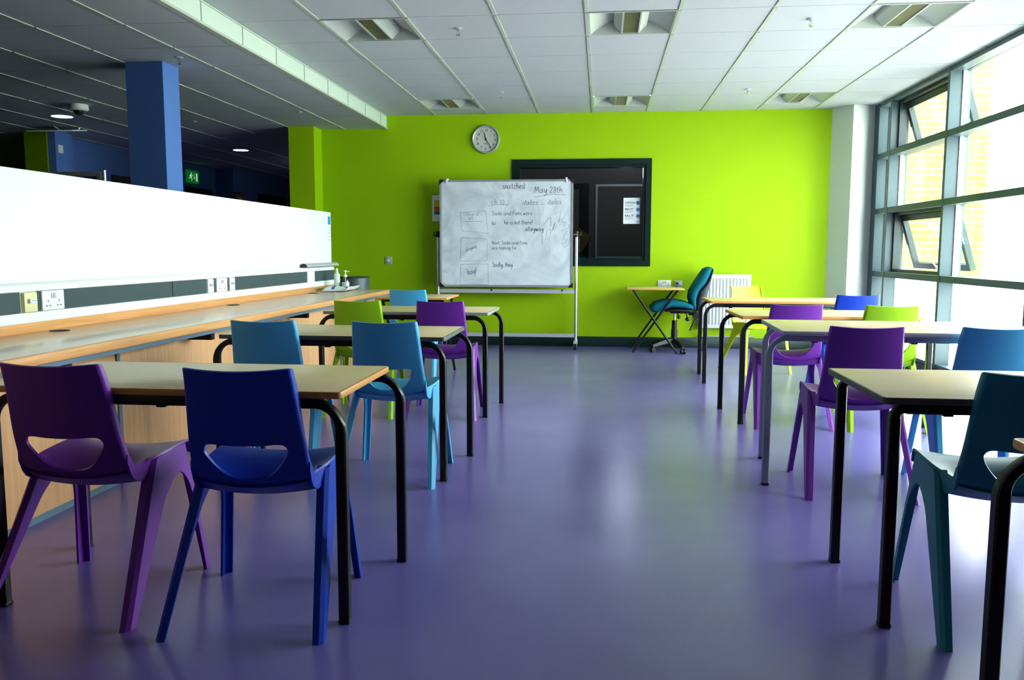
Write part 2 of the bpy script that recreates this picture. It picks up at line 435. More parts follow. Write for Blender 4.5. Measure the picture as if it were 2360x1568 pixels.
# ---------------- ceilings
LIGHT_X = [(-1.92, -1.32), (-.12, .48), (1.68, 2.28)]
LIGHT_Y = [(5.643, 6.243), (8.643, 9.243)]
holes = [(x0, x1, y0, y1) for x0, x1 in LIGHT_X for y0, y1 in LIGHT_Y]
def tiles(x0, x1, y0, y1, xr, yr, z, gx, gy):
    """suspended tiles with thin shadow joints; xr, yr = phase of the grid"""
    mb = MB()
    xs = [x0]; x = xr + math.ceil((x0 - xr) / .6 + 1e-6) * .6
    while x < x1 - 1e-6: xs.append(x); x += .6
    xs.append(x1)
    ys = [y0]; y = yr + math.ceil((y0 - yr) / .6 + 1e-6) * .6
    while y < y1 - 1e-6: ys.append(y); y += .6
    ys.append(y1)
    for a, b in zip(xs, xs[1:]):
        for c, d in zip(ys, ys[1:]):
            mx, my = (a + b) / 2, (c + d) / 2
            if z == H and any(h[0] < mx < h[1] and h[2] < my < h[3] for h in holes): continue
            a2, b2, c2, d2 = a + gx, b - gx, c + gy, d - gy
            mb.quad((a2, c2, z), (b2, c2, z), (b2, d2, z), (a2, d2, z))
            e = .012
            mb.quad((a2, c2, z), (b2, c2, z), (b2, c2, z + e), (a2, c2, z + e)); mb.quad((a2, d2, z), (b2, d2, z), (b2, d2, z + e), (a2, d2, z + e))
    return mb, xs, ys
def ceiling(name, x0, x1, y0, y1, xr, yr, z, label):
    mb, xs, ys = tiles(x0, x1, y0, y1, xr, yr, z, .0, .0035)
    o = struct(name, mb, M['ceil'], 0, label, 'ceiling')
    g = MB()
    # dark plenum above the joints
    if z == H:
        cur = []
        for a, b in zip(xs, xs[1:]):
            for c, d in zip(ys, ys[1:]):
                mx, my = (a + b) / 2, (c + d) / 2
                if any(h[0] < mx < h[1] and h[2] < my < h[3] for h in holes): continue
                g.box(a, b, c, d, z + .012, z + .03)
        g.box(x0, x1, y0, y1, z + .2, z + .23)
    else: g.box(x0, x1, y0, y1, z + .012, z + .1)
    obj('joint_backing', g, M['gap'], o, 0)
    t = MB()
    for x in xs[1:-1]:
        for c, d in zip(ys, ys[1:]):
            t.box(x - .012, x + .012, c + .012, d - .012, z - .006, z + .004)
    obj('grid_tee', t, M['tee'], o, 0)
    return o
ceiling('ceiling', XB, 2.93, YF, D, -1.92, 5.643, H, 'pale suspended tile ceiling with long tees')
ceiling('ceiling_low', -10.2, XB - .005, YF, 16.5, -2.985, 5.09, HL, 'lower grey suspended ceiling over the dark open area')
mb = MB(); mb.box(XB - .02, XB, YF, D, HL - .002, H + .03)
o = struct('wall_bulkhead', mb, M['fascia'], 0, 'pale vertical step between the two ceiling heights', 'bulkhead')
t = MB()
y = 5.1
k = -12
while True:
    yy = 5.12 + .605 * k; k += 1
    if yy > D: break
    if yy > YF: t.box(XB, XB + .003, yy - .006, yy + .006, HL + .012, H - .012)
t.box(XB, XB + .004, YF, D, HL + .008, HL + .012); t.box(XB, XB + .004, YF, D, H - .013, H - .009)
obj('panel_joint', t, M['copper_grey'], o, 0)
mb = MB(); mb.box(XB - .03, XB + .012, YF, D, HL - .008, HL + .008)
struct('trim_1', mb, M['tee'], 0, 'pale angle bead along the lower edge of the ceiling step', 'trim')

# ---------------- recessed luminaires (one model, copied)
def make_light():
    x0, x1, y0, y1 = 0, .6, 0, .6
    r = thing('ceiling_light', '', 'ceiling light', (0, 0, 0), 0, 'unlit recessed louvre lights')
    dp = .10
    mb = MB()
    def side(sgn):
        def f(u, v):
            a = u * pi / 2; x = .02 + .215 * u; z = dp * sin(a)
            if sgn > 0: x = .6 - x
            return (x, .02 + .56 * v, z)
        return f
    mb.grid(side(-1), 10, 1); mb.grid(side(1), 10, 1)
    # end walls follow the curve
    for yy in (.02, .58):
        for sg in (-1, 1):
            pts = [(side(sg)(i / 10, 0)[0], yy, side(sg)(i / 10, 0)[2]) for i in range(11)]
            xin = .3
            pts += [(xin, yy, dp), (xin, yy, 0)]
            mb.poly(pts)
    mb.box(.012, .588, .005, .02, -.004, .0); mb.box(.012, .588, .58, .595, -.004, 0)
    mb.box(.012, .02, .02, .58, -.004, 0); mb.box(.58, .588, .02, .58, -.004, 0)
    mb.quad((.18, .02, dp), (.42, .02, dp), (.42, .58, dp), (.18, .58, dp))
    obj('housing', mb, M['lightwhite'], r, 40)
    c = MB()
    for sg in (0, 1):
        def X(x): return x if sg == 0 else .6 - x
        c.prism([(X(.183), .022, .095), (X(.183), .022, .055), (X(.236), .022, .004), (X(.247), .022, .004), (X(.247), .022, .095)], (0, .556, 0))
    obj('louvre_frame', c, M['lightwhite'], r, 0)
    l = MB(); l.box(.247, .353, .024, .576, .034, .04)
    for i in range(19):
        yb = .035 + i * .0295; l.box(.247, .353, yb, yb + .005, .006, .034)
    lo = obj('louvre', l, M['louvre'], r, 0)
    return r
lt = make_light()
first = True
lab = {(0, 0): 'recessed ceiling light nearest the low ceiling step, front row', (0, 1): 'recessed ceiling light nearest the low ceiling step, above the wall clock',
       (1, 0): 'recessed ceiling light in the middle of the front row', (1, 1): 'recessed ceiling light above the dark framed inner window',
       (2, 0): 'recessed ceiling light nearest the tall windows, front row', (2, 1): 'recessed ceiling light nearest the white corner column'}
for i, (x0, x1) in enumerate(LIGHT_X):
    for j, (y0, y1) in enumerate(LIGHT_Y):
        if first: lt.location = (x0, y0, H); lt['label'] = lab[(i, j)]; first = False
        else: dup(lt, (x0, y0, H), 0, lab[(i, j)])

# ---------------- sprinklers
def make_sprinkler():
    r = thing('ceiling_sprinkler', '', 'sprinkler', (0, 0, 0), 0, 'ceiling sprinkler heads')
    obj('rosette', MB().lathe([(0, 0), (.031, 0), (.029, -.005), (.014, -.008), (0, -.008)]), M['alu_pale'], r)
    mb = MB(); mb.tube((0, 0, -.008), (0, 0, -.018), .009)
    for s in (-1, 1): mb.tube((s * .009, 0, -.016), (s * .012, 0, -.036), .0025, n=8); mb.tube((s * .012, 0, -.036), (0, 0, -.048), .0025, n=8)
    mb.lathe([(0, -.048), (.015, -.048), (.015, -.051), (0, -.051)], n=16); mb.tube((0, 0, -.018), (0, 0, -.046), .0025, n=8)
    obj('nozzle', mb, M['chrome'], r)
    return r
sp = make_sprinkler(); first = True
for x, y, z, l in [(-1.02, 5.95, H, 'sprinkler head on the front of the high ceiling, left of the middle light'), (1.37, 5.95, H, 'sprinkler head on the front of the high ceiling, by the window-side light'),
                (-1.005, 8.33, H, 'sprinkler head on the high ceiling above the wall clock'), (1.37, 8.4, H, 'sprinkler head near the back right of the high ceiling'),
                (-3.09, 5.98, HL, 'sprinkler head on the low ceiling beside the blue pillar'), (-3.08, 8.4, HL, 'sprinkler head on the low ceiling near the lime pillar'),
                (-4.45, 8.9, HL, 'far sprinkler head on the low ceiling just right of the blue pillar')]:
    if first: sp.location = (x, y, z); sp['label'] = l; first = False
    else: dup(sp, (x, y, z), 0, l)

# ---------------- left ceiling fittings
dl = thing('downlight', 'round lit downlight beside the dome camera', 'downlight', (-5.68, 8.44, HL), 0, 'lit downlights in the low ceiling')
obj('trim_ring', MB().lathe([(.100, -.002), (.118, -.004), (.118, 0.004), (.100, .004)]), M['white_plastic'], dl)
obj('diffuser', MB().lathe([(0, -.003), (.101, -.003), (.101, .002), (0, .002)]), M['lamp'], dl)
dup(dl, (-5.07, 11.48, HL), 0, 'round lit downlight right of the blue pillar, far back')
for n, p in enumerate([(-5.68, 8.44), (-5.07, 11.48)]):
    L = bpy.data.lights.new('downlight_lamp', 'SPOT'); L.energy = 14; L.spot_size = radians(120); L.shadow_soft_size = .1; L.color = (1, .95, .85)
    o = bpy.data.objects.new('downlight_lamp', L); COL.objects.link(o); o.location = (p[0], p[1], HL - .02)
r, part = wthing('ceiling_camera', 'white round ceiling dome camera with a dark eye', 'camera', (-5.06, 7.78, HL))
part('casing', MB().lathe([(0, HL), (.088, HL), (.09, HL - .045), (.078, HL - .06), (0, HL - .06)], (-5.06, 7.78, 0)), M['white_plastic'])
part('lens_dome', MB().lathe([(.05, HL - .058), (.046, HL - .078), (.03, HL - .094), (0, HL - .1)], (-5.06, 7.78, 0), n=20), M['black_plastic'])
r, part = wthing('ceiling_hatch', 'pale open hatch flap hanging from the low ceiling by the olive column', 'ceiling hatch', (-6.2, 9.1, HL))
part('flap', MB().box(-6.5, -5.95, 9.0, 9.3, HL - .05, HL - .035, .004, rot=Matrix.Rotation(radians(8), 3, 'X')), M['white_plastic'])
part('bracket', MB().tube((-6.2, 9.05, HL), (-6.15, 9.1, HL - .05), .012), M['alu']); part('bracket', MB().tube((-5.98, 9.2, HL), (-6.0, 9.18, HL - .04), .012), M['alu'])

# exit sign
ex = -6.645
r, part = wthing('exit_sign', 'green emergency exit sign with running man and arrow on the blue wall', 'exit sign', (ex, 13.13, 2.18))
part('panel', MB().box(ex - .01, ex + .03, 12.94, 13.32, 2.18, 2.385, .004), M['exit'])
def exf(u, v): return (ex + .0325, 12.955 + .35 * u, 2.19 + .185 * v)
g = MB()
# running man: head, body, limbs, arrow, door (seen left to right)
def disc(u, v, ru, rv):
    g.poly([exf(u + ru * cos(a * pi / 6), v + rv * sin(a * pi / 6)) for a in range(12)])
disc(.3, .78, .045, .09)
for pl in ([(.2, .66), (.33, .68), (.3, .42), (.2, .42)], [(.22, .66), (.08, .5), (.11, .44), (.24, .58)], [(.33, .66), (.42, .5), (.45, .54), (.36, .7)],
           [(.2, .44), (.27, .44), (.16, .3), (.05, .3), (.05, .36), (.14, .36)], [(.23, .44), (.3, .44), (.37, .3), (.33, .12), (.28, .13), (.31, .29)],
           [(.535, .8), (.565, .8), (.565, .42), (.535, .42)], [(.49, .44), (.61, .44), (.55, .26)], [(.72, .82), (.88, .82), (.88, .14), (.72, .14)]):
    g.poly([exf(*p) for p in pl])
part('pictogram', g, M['exit_white'], ang=0)

# doors in the blue wall
for n, (y0, y1) in enumerate([(10.87, 11.75), (12.92, 13.82)], 1):
    mb = MB(); mb.box(-6.655, -6.63, y0, y1, 0, 2.12)
    o = struct('door_%d' % n, mb, M['dark_door'], 0, 'dark door leaf in the blue wall, top edge showing', 'door')
    obj('vision_panel', MB().box(-6.634, -6.626, y0 + .12, y0 + .5, 1.3, 2.03), M['dim_glass'], o, 0)
mb = MB(); mb.box(-6.34, -6.31, 15.0, 16.3, 0, 2.14); struct('door_3', mb, M['dark_door'], 0, 'dark doorway at the far end of the blue wall', 'door')
# small white card on the blue column
wsingle('wall_card', MB().box(-6.452, -6.444, 9.475, 9.565, 2.25, 2.345), M['paper'], 'small white plate high on the blue flank beside the olive column', 'wall plate')

# display board behind the partition
r, part = wthing('display_board', 'navy felt display board in an aluminium frame behind the white screen', 'display board', (-4.72, 7.0, 0))
part('felt_panel', MB().box(-5.06, -4.40, 6.99, 7.01, .75, 1.745), M['navy'], ang=0)
part('frame', MB().box(-5.1, -4.365, 6.98, 7.02, 1.74, 1.785, .004).box(-5.1, -4.365, 6.98, 7.02, .71, .755, .004).box(-4.41, -4.365, 6.98, 7.02, .75, 1.745, .004).box(-5.1, -5.055, 6.98, 7.02, .75, 1.745, .004), M['alu'])
for x in (-5.118, -4.347):
    part('post', MB().tube((x, 7.0, .03), (x, 7.0, 1.795), .018), M['alu'])
    part('foot', MB().box(x - .025, x + .025, 6.72, 7.28, 0, .03, .006), M['black_plastic'])

# person whose hair shows above the screen
def person(px, py):
    r = thing('person', 'standing dark-haired person, only the top of the head above the white screen', 'person', (px, py, 0))
    me = bpy.data.meshes.new('body'); bm = bmesh.new(); lay = bm.verts.layers.skin.verify()
    V = {}
    def v(n, p, rx, ry=None):
        V[n] = bm.verts.new(p); V[n][lay].radius = (rx, ry or rx)
    v('pel', (0, 0, .92), .135, .10); v('wst', (0, 0, 1.06), .12, .09); v('chs', (0, 0, 1.26), .145, .10); v('nck', (0, 0, 1.43), .06, .055); v('hd0', (0, -.01, 1.52), .062, .07); v('hd1', (0, -.01, 1.63), .075, .092); v('hd2', (0, -.005, 1.69), .05, .06)
    E = [('pel', 'wst'), ('wst', 'chs'), ('chs', 'nck'), ('nck', 'hd0'), ('hd0', 'hd1'), ('hd1', 'hd2')]
    for s, q in ((-1, 'l'), (1, 'r')):
        v('hp' + q, (s * .09, 0, .84), .085); v('kn' + q, (s * .10, -.01, .47), .056); v('an' + q, (s * .105, .02, .09), .04); v('to' + q, (s * .12, -.15, .035), .035, .03)
        v('sh' + q, (s * .17, 0, 1.37), .055); v('el' + q, (s * .23, .02, 1.08), .04); v('wr' + q, (s * .24, -.03, .84), .026); v('ha' + q, (s * .245, -.05, .75), .034, .02)
        E += [('pel', 'hp' + q), ('hp' + q, 'kn' + q), ('kn' + q, 'an' + q), ('an' + q, 'to' + q), ('chs', 'sh' + q), ('sh' + q, 'el' + q), ('el' + q, 'wr' + q), ('wr' + q, 'ha' + q)]
        for k in range(5):
            a = (k - 2) * .010
            if k == 0: p1, p2 = (s * .235, -.085, .745), (s * .23, -.10, .715)
            else: p1, p2 = (s * .247, -.05 + a * 1.6, .70), (s * .243, -.055 + a * 1.6, .655 - (.012 if k in (2, 3) else 0))
            v('f%d%s' % (k, q), p1, .009); v('g%d%s' % (k, q), p2, .0075); E += [('ha' + q, 'f%d%s' % (k, q)), ('f%d%s' % (k, q), 'g%d%s' % (k, q))]
    V['pel'][lay].use_root = True
    for a, b in E: bm.edges.new((V[a], V[b]))
    bm.to_mesh(me); bm.free()
    o = bpy.data.objects.new('body', me); COL.objects.link(o)
    o.modifiers.new('s', 'SKIN'); sd = o.modifiers.new('d', 'SUBSURF'); sd.levels = 2
    dg = bpy.context.evaluated_depsgraph_get(); dg.update()
    m2 = bpy.data.meshes.new_from_object(o.evaluated_get(dg)); bpy.data.objects.remove(o)
    for mm in (M['skin'], M['cloth_grey'], M['cloth_dark']): m2.materials.append(mm)
    for p in m2.polygons:
        z = p.center.z; p.use_smooth = True
        p.material_index = 2 if z < .95 and abs(p.center.x) < .2 else (1 if .84 < z < 1.45 else 0)
    b = bpy.data.objects.new('body', m2); COL.objects.link(b); b.parent = r
    h = MB()
    h.grid(lambda u, w: ((.092 + .0) * sin(w * pi * .58) * cos(2 * pi * u), -.0 + .108 * sin(w * pi * .58) * sin(2 * pi * u) + (.02), 1.655 + .1 * cos(w * pi * .58)), 24, 10)
    obj('hair', h, M['hair'], r, 60)
    obj('nose', MB().ell((0, -.102, 1.575), (.012, .018, .022)), M['skin'], r, 60); obj('mouth', MB().ell((0, -.09, 1.535), (.024, .008, .006)), M['orange_card'], r, 60)
    for s in (-1, 1): obj('eye', MB().ell((s * .03, -.09, 1.605), (.012, .008, .007)), M['ink'], r, 60); obj('ear', MB().ell((s * .078, .0, 1.59), (.01, .02, .03)), M['skin'], r, 60)
    r.rotation_euler = (0, 0, radians(200)); r.scale = (1.02, 1.02, 1.02)
person(-4.30, 9.62)

# ---------------- low partition, trunking, bench
XP = -2.75
mb = MB(); mb.box(XP - .06, XP, -1.5, 8.32, 0, .955); struct('wall_partition', mb, M['white_paint'], 0, 'low partition wall carrying the white screen', 'partition')
r, part = wthing('partition_screen', 'long white screen panel standing above the trunking and bench', 'screen', (XP - .03, 3.5, .955))
part('panel', MB().box(XP - .04, XP, -1.5, 8.33, .955, 1.483, .003), M['screen'])
st = part('notice_sticker', MB().box(XP, XP + .0012, 8.22, 8.31, 1.18, 1.455), M['paper'], ang=0)
part('sticker_heading', MB().box(XP + .0012, XP + .002, 8.235, 8.305, 1.36, 1.44), M['blue_sticker'], st, ang=0)
for z, yy in ((1.31, 8.28), (1.27, 8.29), (1.235, 8.28), (1.2, 8.285)): part('sticker_line', MB().box(XP + .0012, XP + .002, 8.25, yy, z, z + .008), M['grey_print'], st, ang=0)

XT = -2.70   # trunking face
r, part = wthing('cable_trunking', 'white wall trunking with charcoal inserts running along the back of the bench', 'cable trunking', (XT, 3.5, .76))
mb = MB()
mb.prism([(XP, -1.5, .757), (XT + .008, -1.5, .757), (XT + .008, -1.5, .772), (XT + .002, -1.5, .803), (XT - .012, -1.5, .806), (XT - .012, -1.5, .902), (XT + .002, -1.5, .905), (XT - .006, -1.5, .935), (XP, -1.5, .945)], (0, 9.76, 0))
part('trunking_body', mb, M['white_plastic'], ang=0)
ins = [(-1.4, 1.2), (1.22, 3.632), (3.755, 3.772), (3.948, 5.028), (5.036, 5.492), (5.59, 5.628), (5.80, 5.835), (5.93, 7.468), (7.668, 8.245)]
for a, b in ins:
    part('insert_panel', MB().box(XT - .012, XT - .003, a, b, .8065, .9015), M['insert'], ang=0)
def socket(ya, yb, part, double=True, m='white_plastic'):
    p = part('socket_plate', MB().box(XT - .012, XT + .006, ya, yb, .806, .902, .004), M[m])
    w = (yb - ya)
    for c in ((.25, .75) if double else (.5,)):
        cy = ya + w * c
        for dy, z, h2 in ((-.012, .828, .003), (.012, .828, .003), (0, .851, .005)):
            hw = .004 if dy else .002
            part('pin_hole', MB().box(XT + .0055, XT + .0068, cy + dy - hw, cy + dy + hw, z - h2, z + h2), M['ink'], p, ang=0)
    for c in ((.44, .56) if double else (.5,)): part('rocker_switch', MB().box(XT + .004, XT + .0095, ya + w * c - .008, ya + w * c + .008, .864, .89, .002), M['alu_pale'], p)
p = part('isolator_plate', MB().box(XT - .012, XT + .006, 3.65, 3.742, .806, .9, .004), M['cream_plastic'])
part('isolator_lever', MB().box(XT + .005, XT + .02, 3.672, 3.722, .848, .87, .004), M['white_plastic'], p)
part('isolator_mark', MB().box(XT + .0205, XT + .021, 3.68, 3.692, .858, .862).box(XT + .0205, XT + .021, 3.698, 3.712, .858, .862), M['blue_sticker'], p, ang=0)
socket(3.776, 3.943, part)
p = part('isolator_plate', MB().box(XT - .012, XT + .006, 5.50, 5.586, .806, .9, .004), M['white_plastic']); part('isolator_lever', MB().box(XT + .005, XT + .016, 5.52, 5.565, .85, .868, .003), M['alu_pale'], p)
socket(5.632, 5.798, part)
p = part('isolator_plate', MB().box(XT - .012, XT + .006, 5.84, 5.926, .806, .9, .004), M['white_plastic']); part('isolator_lever', MB().box(XT + .005, XT + .016, 5.86, 5.905, .85, .868, .003), M['alu_pale'], p)
part('blank_plate', MB().box(XT - .012, XT + .004, 7.472, 7.664, .804, .904, .003), M['white_plastic'])

# grey pen tray on the trunking ledge
r, part = wthing('pen_tray', 'grey half-round pen tray lying on the far end of the trunking', 'pen tray', (-2.715, 7.9, .944))
pts = [(-2.748, 7.42, .946)] + [(-2.713 - .033 * cos(a * pi / 8), 7.42, .948 + .03 * sin(a * pi / 8)) for a in range(9)] + [(-2.68, 7.42, .946)]
part('rail', MB().prism(pts, (0, .93, 0)), M['alu_pale'], ang=50)
part('end_cap', MB().prism([(p[0], 7.412, p[2]) for p in pts], (0, .008, 0)), M['black_plastic'], ang=0)

# bench worktop
ZB, XBF = .71, -2.10
r, part = wthing('workbench', 'long fitted wooden bench along the left wall under the white screen', 'workbench', (-2.4, 3.4, 0))
tp = part('worktop', MB().box(-2.715, XBF - .022, -1.5, 8.2, .682, ZB, .002), M['bench_top'])
part('front_edge', MB().box(XBF - .022, XBF, -1.5, 8.2, .668, ZB - .0005, .006), M['bench_wood'], tp)
part('upstand', MB().box(XP + .002, XT + .01, -1.5, 8.2, ZB - .02, .757, .002), M['bench_wood'], tp)
for y in (1.7, 3.77, 5.7, 7.35):
    part('cable_grommet', MB().lathe([(.046, ZB + .0006), (.044, ZB + .0025), (.034, ZB + .0025), (.034, ZB + .0008), (0, ZB + .0008)], (-2.61, y, 0)), M['ink'], tp)
seams = [.3, 1.98, 3.66, 5.34, 7.02, 8.18]
for a, b in zip(seams, seams[1:]):
    pn = part('back_panel', MB().box(-2.272, -2.254, a + .012, b - .012, .03, .655, .002), M['panel_wood'])
    part('plinth', MB().box(-2.268, -2.256, a + .012, b - .012, 0, .03), M['steel_blue'], pn, ang=0)
    part('seam_post', MB().box(-2.285, -2.245, b - .016, b + .010, 0, .668), M['steel_blue'], ang=0)
part('under_rail', MB().box(-2.15, -2.12, -1.5, 8.18, .645, .667), M['steel_blue'], ang=0)
for y in (1.9, 3.1, 4.35, 5.85, 7.35):
    part('stub_bracket', MB().box(-2.25, -2.115, y - .02, y + .02, .612, .646), M['black'], ang=0)

# things on the bench
r, part = wthing('paper_tray', 'shallow clear tray with curled sheets under the wipes and bottles', 'tray', (-2.53, 7.82, ZB))
part('sheet', MB().grid(lambda u, v: (-2.66 + .30 * u, 7.62 + .40 * v, ZB + .004 + .045 * max(0, (u - .72) / .28) ** 2), 14, 2), M['paper'])
part('tray_base', MB().grid(lambda u, v: (-2.675 + .26 * u, 7.58 + .36 * v, ZB + .002 + .03 * max(0, (.18 - u) / .18) ** 2), 14, 2), M['clear'])
r, part = wthing('wipes_pack', 'white soft pack of wipes with blue and green print', 'wipes', (-2.53, 7.75, ZB + .006))
def pil(u, v):
    a, b = 2 * u - 1, 2 * v - 1
    return (-2.53 + .105 * a, 7.75 + .07 * b, ZB + .008 + .042 * (max(0, 1 - a ** 4)) ** .6 * (max(0, 1 - b ** 4)) ** .6)
part('pack', MB().grid(pil, 18, 14), M['white_plastic'], ang=80)
part('blue_mark', MB().grid(lambda u, v: tuple(Vector(pil(.42 + .14 * u + .1 * v, .02 + .4 * v)) + Vector((0, -.001, .0015))), 6, 6), M['wipe_blue'], ang=80)
part('green_mark', MB().grid(lambda u, v: tuple(Vector(pil(.68 + .14 * u, .35 + .3 * v)) + Vector((0, 0, .0015))), 6, 6), M['wipe_green'], ang=80)
r, part = wthing('spray_bottle', 'slim white bottle with a pointed cap on the bench end', 'bottle', (-2.573, 7.95, ZB + .006))
c = (-2.573, 7.95, ZB + .006)
part('bottle_body', MB().lathe([(0, 0), (.027, 0), (.029, .006), (.029, .145), (.024, .156), (.013, .162), (0, .162)], c), M['white_plastic'], ang=50)
part('cap', MB().lathe([(.0135, .160), (.0135, .18), (.010, .2), (.006, .21), (0, .212)], c, n=18), M['white_plastic'], ang=50)
r, part = wthing('pump_bottle', 'clear plastic pump bottle with a white dispenser head', 'bottle', (-2.482, 7.93, ZB + .006))
c = (-2.482, 7.93, ZB + .006)
part('bottle_body', MB().lathe([(0, 0), (.034, 0), (.037, .005), (.037, .085), (.033, .105), (.022, .12), (.014, .126), (.014, .132)], c), M['clear'], ang=50)
pp = part('pump', MB().lathe([(.016, .126), (.016, .146), (.008, .15), (.0055, .152), (.0055, .175), (.013, .178), (.013, .188), (0, .19)], c, n=18).tube((c[0], c[1], c[2] + .183), (c[0] + .042, c[1] - .01, c[2] + .178), .006, .004).tube((c[0], c[1], c[2] + .126), (c[0], c[1], c[2] + .02), .004, n=8), M['white_plastic'], ang=50)
part('label', MB().lathe([(.0375, .03), (.0375, .075)], c), M['alu_pale'], ang=50)

# grey bin beyond the bench
r, part = wthing('waste_bin', 'tall grey round metal bin by the back wall beyond the bench end', 'bin', (-2.68, 8.9, 0))
part('bin_body', MB().lathe([(0, .01), (.14, .01), (.15, .03), (.155, .80), (.150, .80), (.146, .04), (0, .035)], (-2.68, 8.9, 0), n=40), M['steel_bin'], ang=50)
part('rim', MB().lathe([(.156, .80), (.160, .806), (.156, .814), (.148, .814), (.146, .806), (.150, .80)], (-2.68, 8.9, 0), n=40), M['charcoal'], ang=50)
part('base_ring', MB().lathe([(0, 0), (.15, 0), (.152, .012), (0, .012)], (-2.68, 8.9, 0), n=40), M['black_plastic'], ang=50)

# ---------------- back wall fittings
def ring(mb, x0, x1, z0, z1, y0, y1, w):
    mb.box(x0, x1, y0, y1, z1 - w, z1); mb.box(x0, x1, y0, y1, z0, z0 + w); mb.box(x0, x0 + w, y0, y1, z0 + w, z1 - w); mb.box(x1 - w, x1, y0, y1, z0 + w, z1 - w)
    return mb
mb = ring(MB(), -1.032, .545, .925, 2.132, D - .022, D, .062); mb = ring(mb, IWx0, IWx1, IWz0, IWz1, D, D + .15, .045)
o = struct('window_1', mb, M['wframe'], 0, 'dark framed inner window in the lime wall', 'window')
obj('pane', MB().box(IWx0 + .04, IWx1 - .04, D + .07, D + .078, IWz0 + .04, IWz1 - .04), M['int_glass'], o, 0)
# room seen through it
Y2 = 12.0
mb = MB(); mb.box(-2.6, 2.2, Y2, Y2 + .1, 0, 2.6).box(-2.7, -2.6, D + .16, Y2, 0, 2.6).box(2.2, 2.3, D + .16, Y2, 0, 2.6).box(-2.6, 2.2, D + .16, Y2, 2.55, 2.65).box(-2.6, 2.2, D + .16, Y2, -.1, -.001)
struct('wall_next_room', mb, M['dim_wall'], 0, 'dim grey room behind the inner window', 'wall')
mb = MB()
for x in (-1.3, -.7, -.1, .5, 1.1): mb.box(x - .012, x + .012, D + .2, Y2, 2.54, 2.552)
struct('trim_2', mb, M['gap'], 0, 'ceiling tees in the dim next room', 'trim')
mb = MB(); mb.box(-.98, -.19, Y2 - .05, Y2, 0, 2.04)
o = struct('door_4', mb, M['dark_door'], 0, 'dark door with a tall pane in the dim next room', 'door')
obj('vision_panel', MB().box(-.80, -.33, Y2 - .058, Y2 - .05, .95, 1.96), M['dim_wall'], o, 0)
wsingle('card_tan', MB().prism([(-.5, Y2 - .062, 1.33), (-.32, Y2 - .062, 1.42), (-.14, Y2 - .062, 1.3), (-.30, Y2 - .062, 1.06)], (0, .004, 0)), M['tan'], 'tan card hung askew on the door of the dim next room', 'card', ang=0).name = 'hanging_card'
wsingle('teal_card', MB().prism([(-.42, Y2 - .06, .95), (-.25, Y2 - .06, 1.06), (-.2, Y2 - .06, .95)], (0, .004, 0)), M['teal_card'], 'teal paper triangle low on the door of the dim next room', 'card', ang=0)
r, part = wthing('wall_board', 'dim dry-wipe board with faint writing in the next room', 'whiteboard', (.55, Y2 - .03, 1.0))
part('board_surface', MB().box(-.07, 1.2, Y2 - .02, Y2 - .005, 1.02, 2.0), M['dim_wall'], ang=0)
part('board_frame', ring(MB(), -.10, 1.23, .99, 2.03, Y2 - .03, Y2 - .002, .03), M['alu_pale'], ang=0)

# flyer on the glass
r, part = wthing('hygiene_flyer', 'white CATCH IT BIN IT KILL IT flyer stuck on the inner window', 'flyer', (.33, D + .06, 1.4))
fx0, fx1, fz0, fz1, fy = .237, .425, 1.405, 1.70, D + .064
part('sheet', MB().box(fx0, fx1, fy, fy + .002, fz0, fz1), M['paper'], ang=0)
t = MB(); b = MB(); gl = MB()
for i, w in enumerate(('CATCH IT', 'BIN IT', 'KILL IT')):
    z = 1.633 - i * .0735
    add_text(t, w, .0335, wallmtx(fx0 + .018, fy - .0012, z), offset=.0006)
    bb = MB(); bb.poly([(fx0 + .166 + .022 * cos(a * pi / 12), fy - .001, z + .008 + .022 * sin(a * pi / 12)) for a in range(24)]); part('picture_disc', bb, M['blue_print'], ang=0)
    for k in range(2): gl.quad((fx0 + .018, fy - .001, z - .012 - k * .012), (fx0 + .11 - k * .02, fy - .001, z - .012 - k * .012), (fx0 + .11 - k * .02, fy - .001, z - .018 - k * .012), (fx0 + .018, fy - .001, z - .018 - k * .012))
gl.quad((fx0 + .15, fy - .001, fz0 + .015), (fx0 + .18, fy - .001, fz0 + .015), (fx0 + .18, fy - .001, fz0 + .035), (fx0 + .15, fy - .001, fz0 + .035))
part('headline', t, M['ink'], ang=0); part('small_print', gl, M['grey_print'], ang=0)

# poster partly behind the easel
r, part = wthing('wall_poster', 'white poster with yellow orange and teal bands, half hidden by the easel', 'poster', (-1.83, D - .004, 1.43))
part('sheet', MB().box(-1.965, -1.66, D - .004, D - .001, 1.437, 1.735), M['paper'], ang=0)
for (a, b_, mm, n) in ((1.605, 1.68, 'yellow_card', 'yellow_band'), (1.545, 1.605, 'orange_card', 'orange_band'), (1.515, 1.545, 'teal_print', 'teal_band')):
    part(n, MB().box(-1.94, -1.69, D - .0055, D - .004, a, b_), M[mm], ang=0)
part('title_line', MB().box(-1.91, -1.72, D - .0055, D - .004, 1.702, 1.712), M['grey_print'], ang=0)

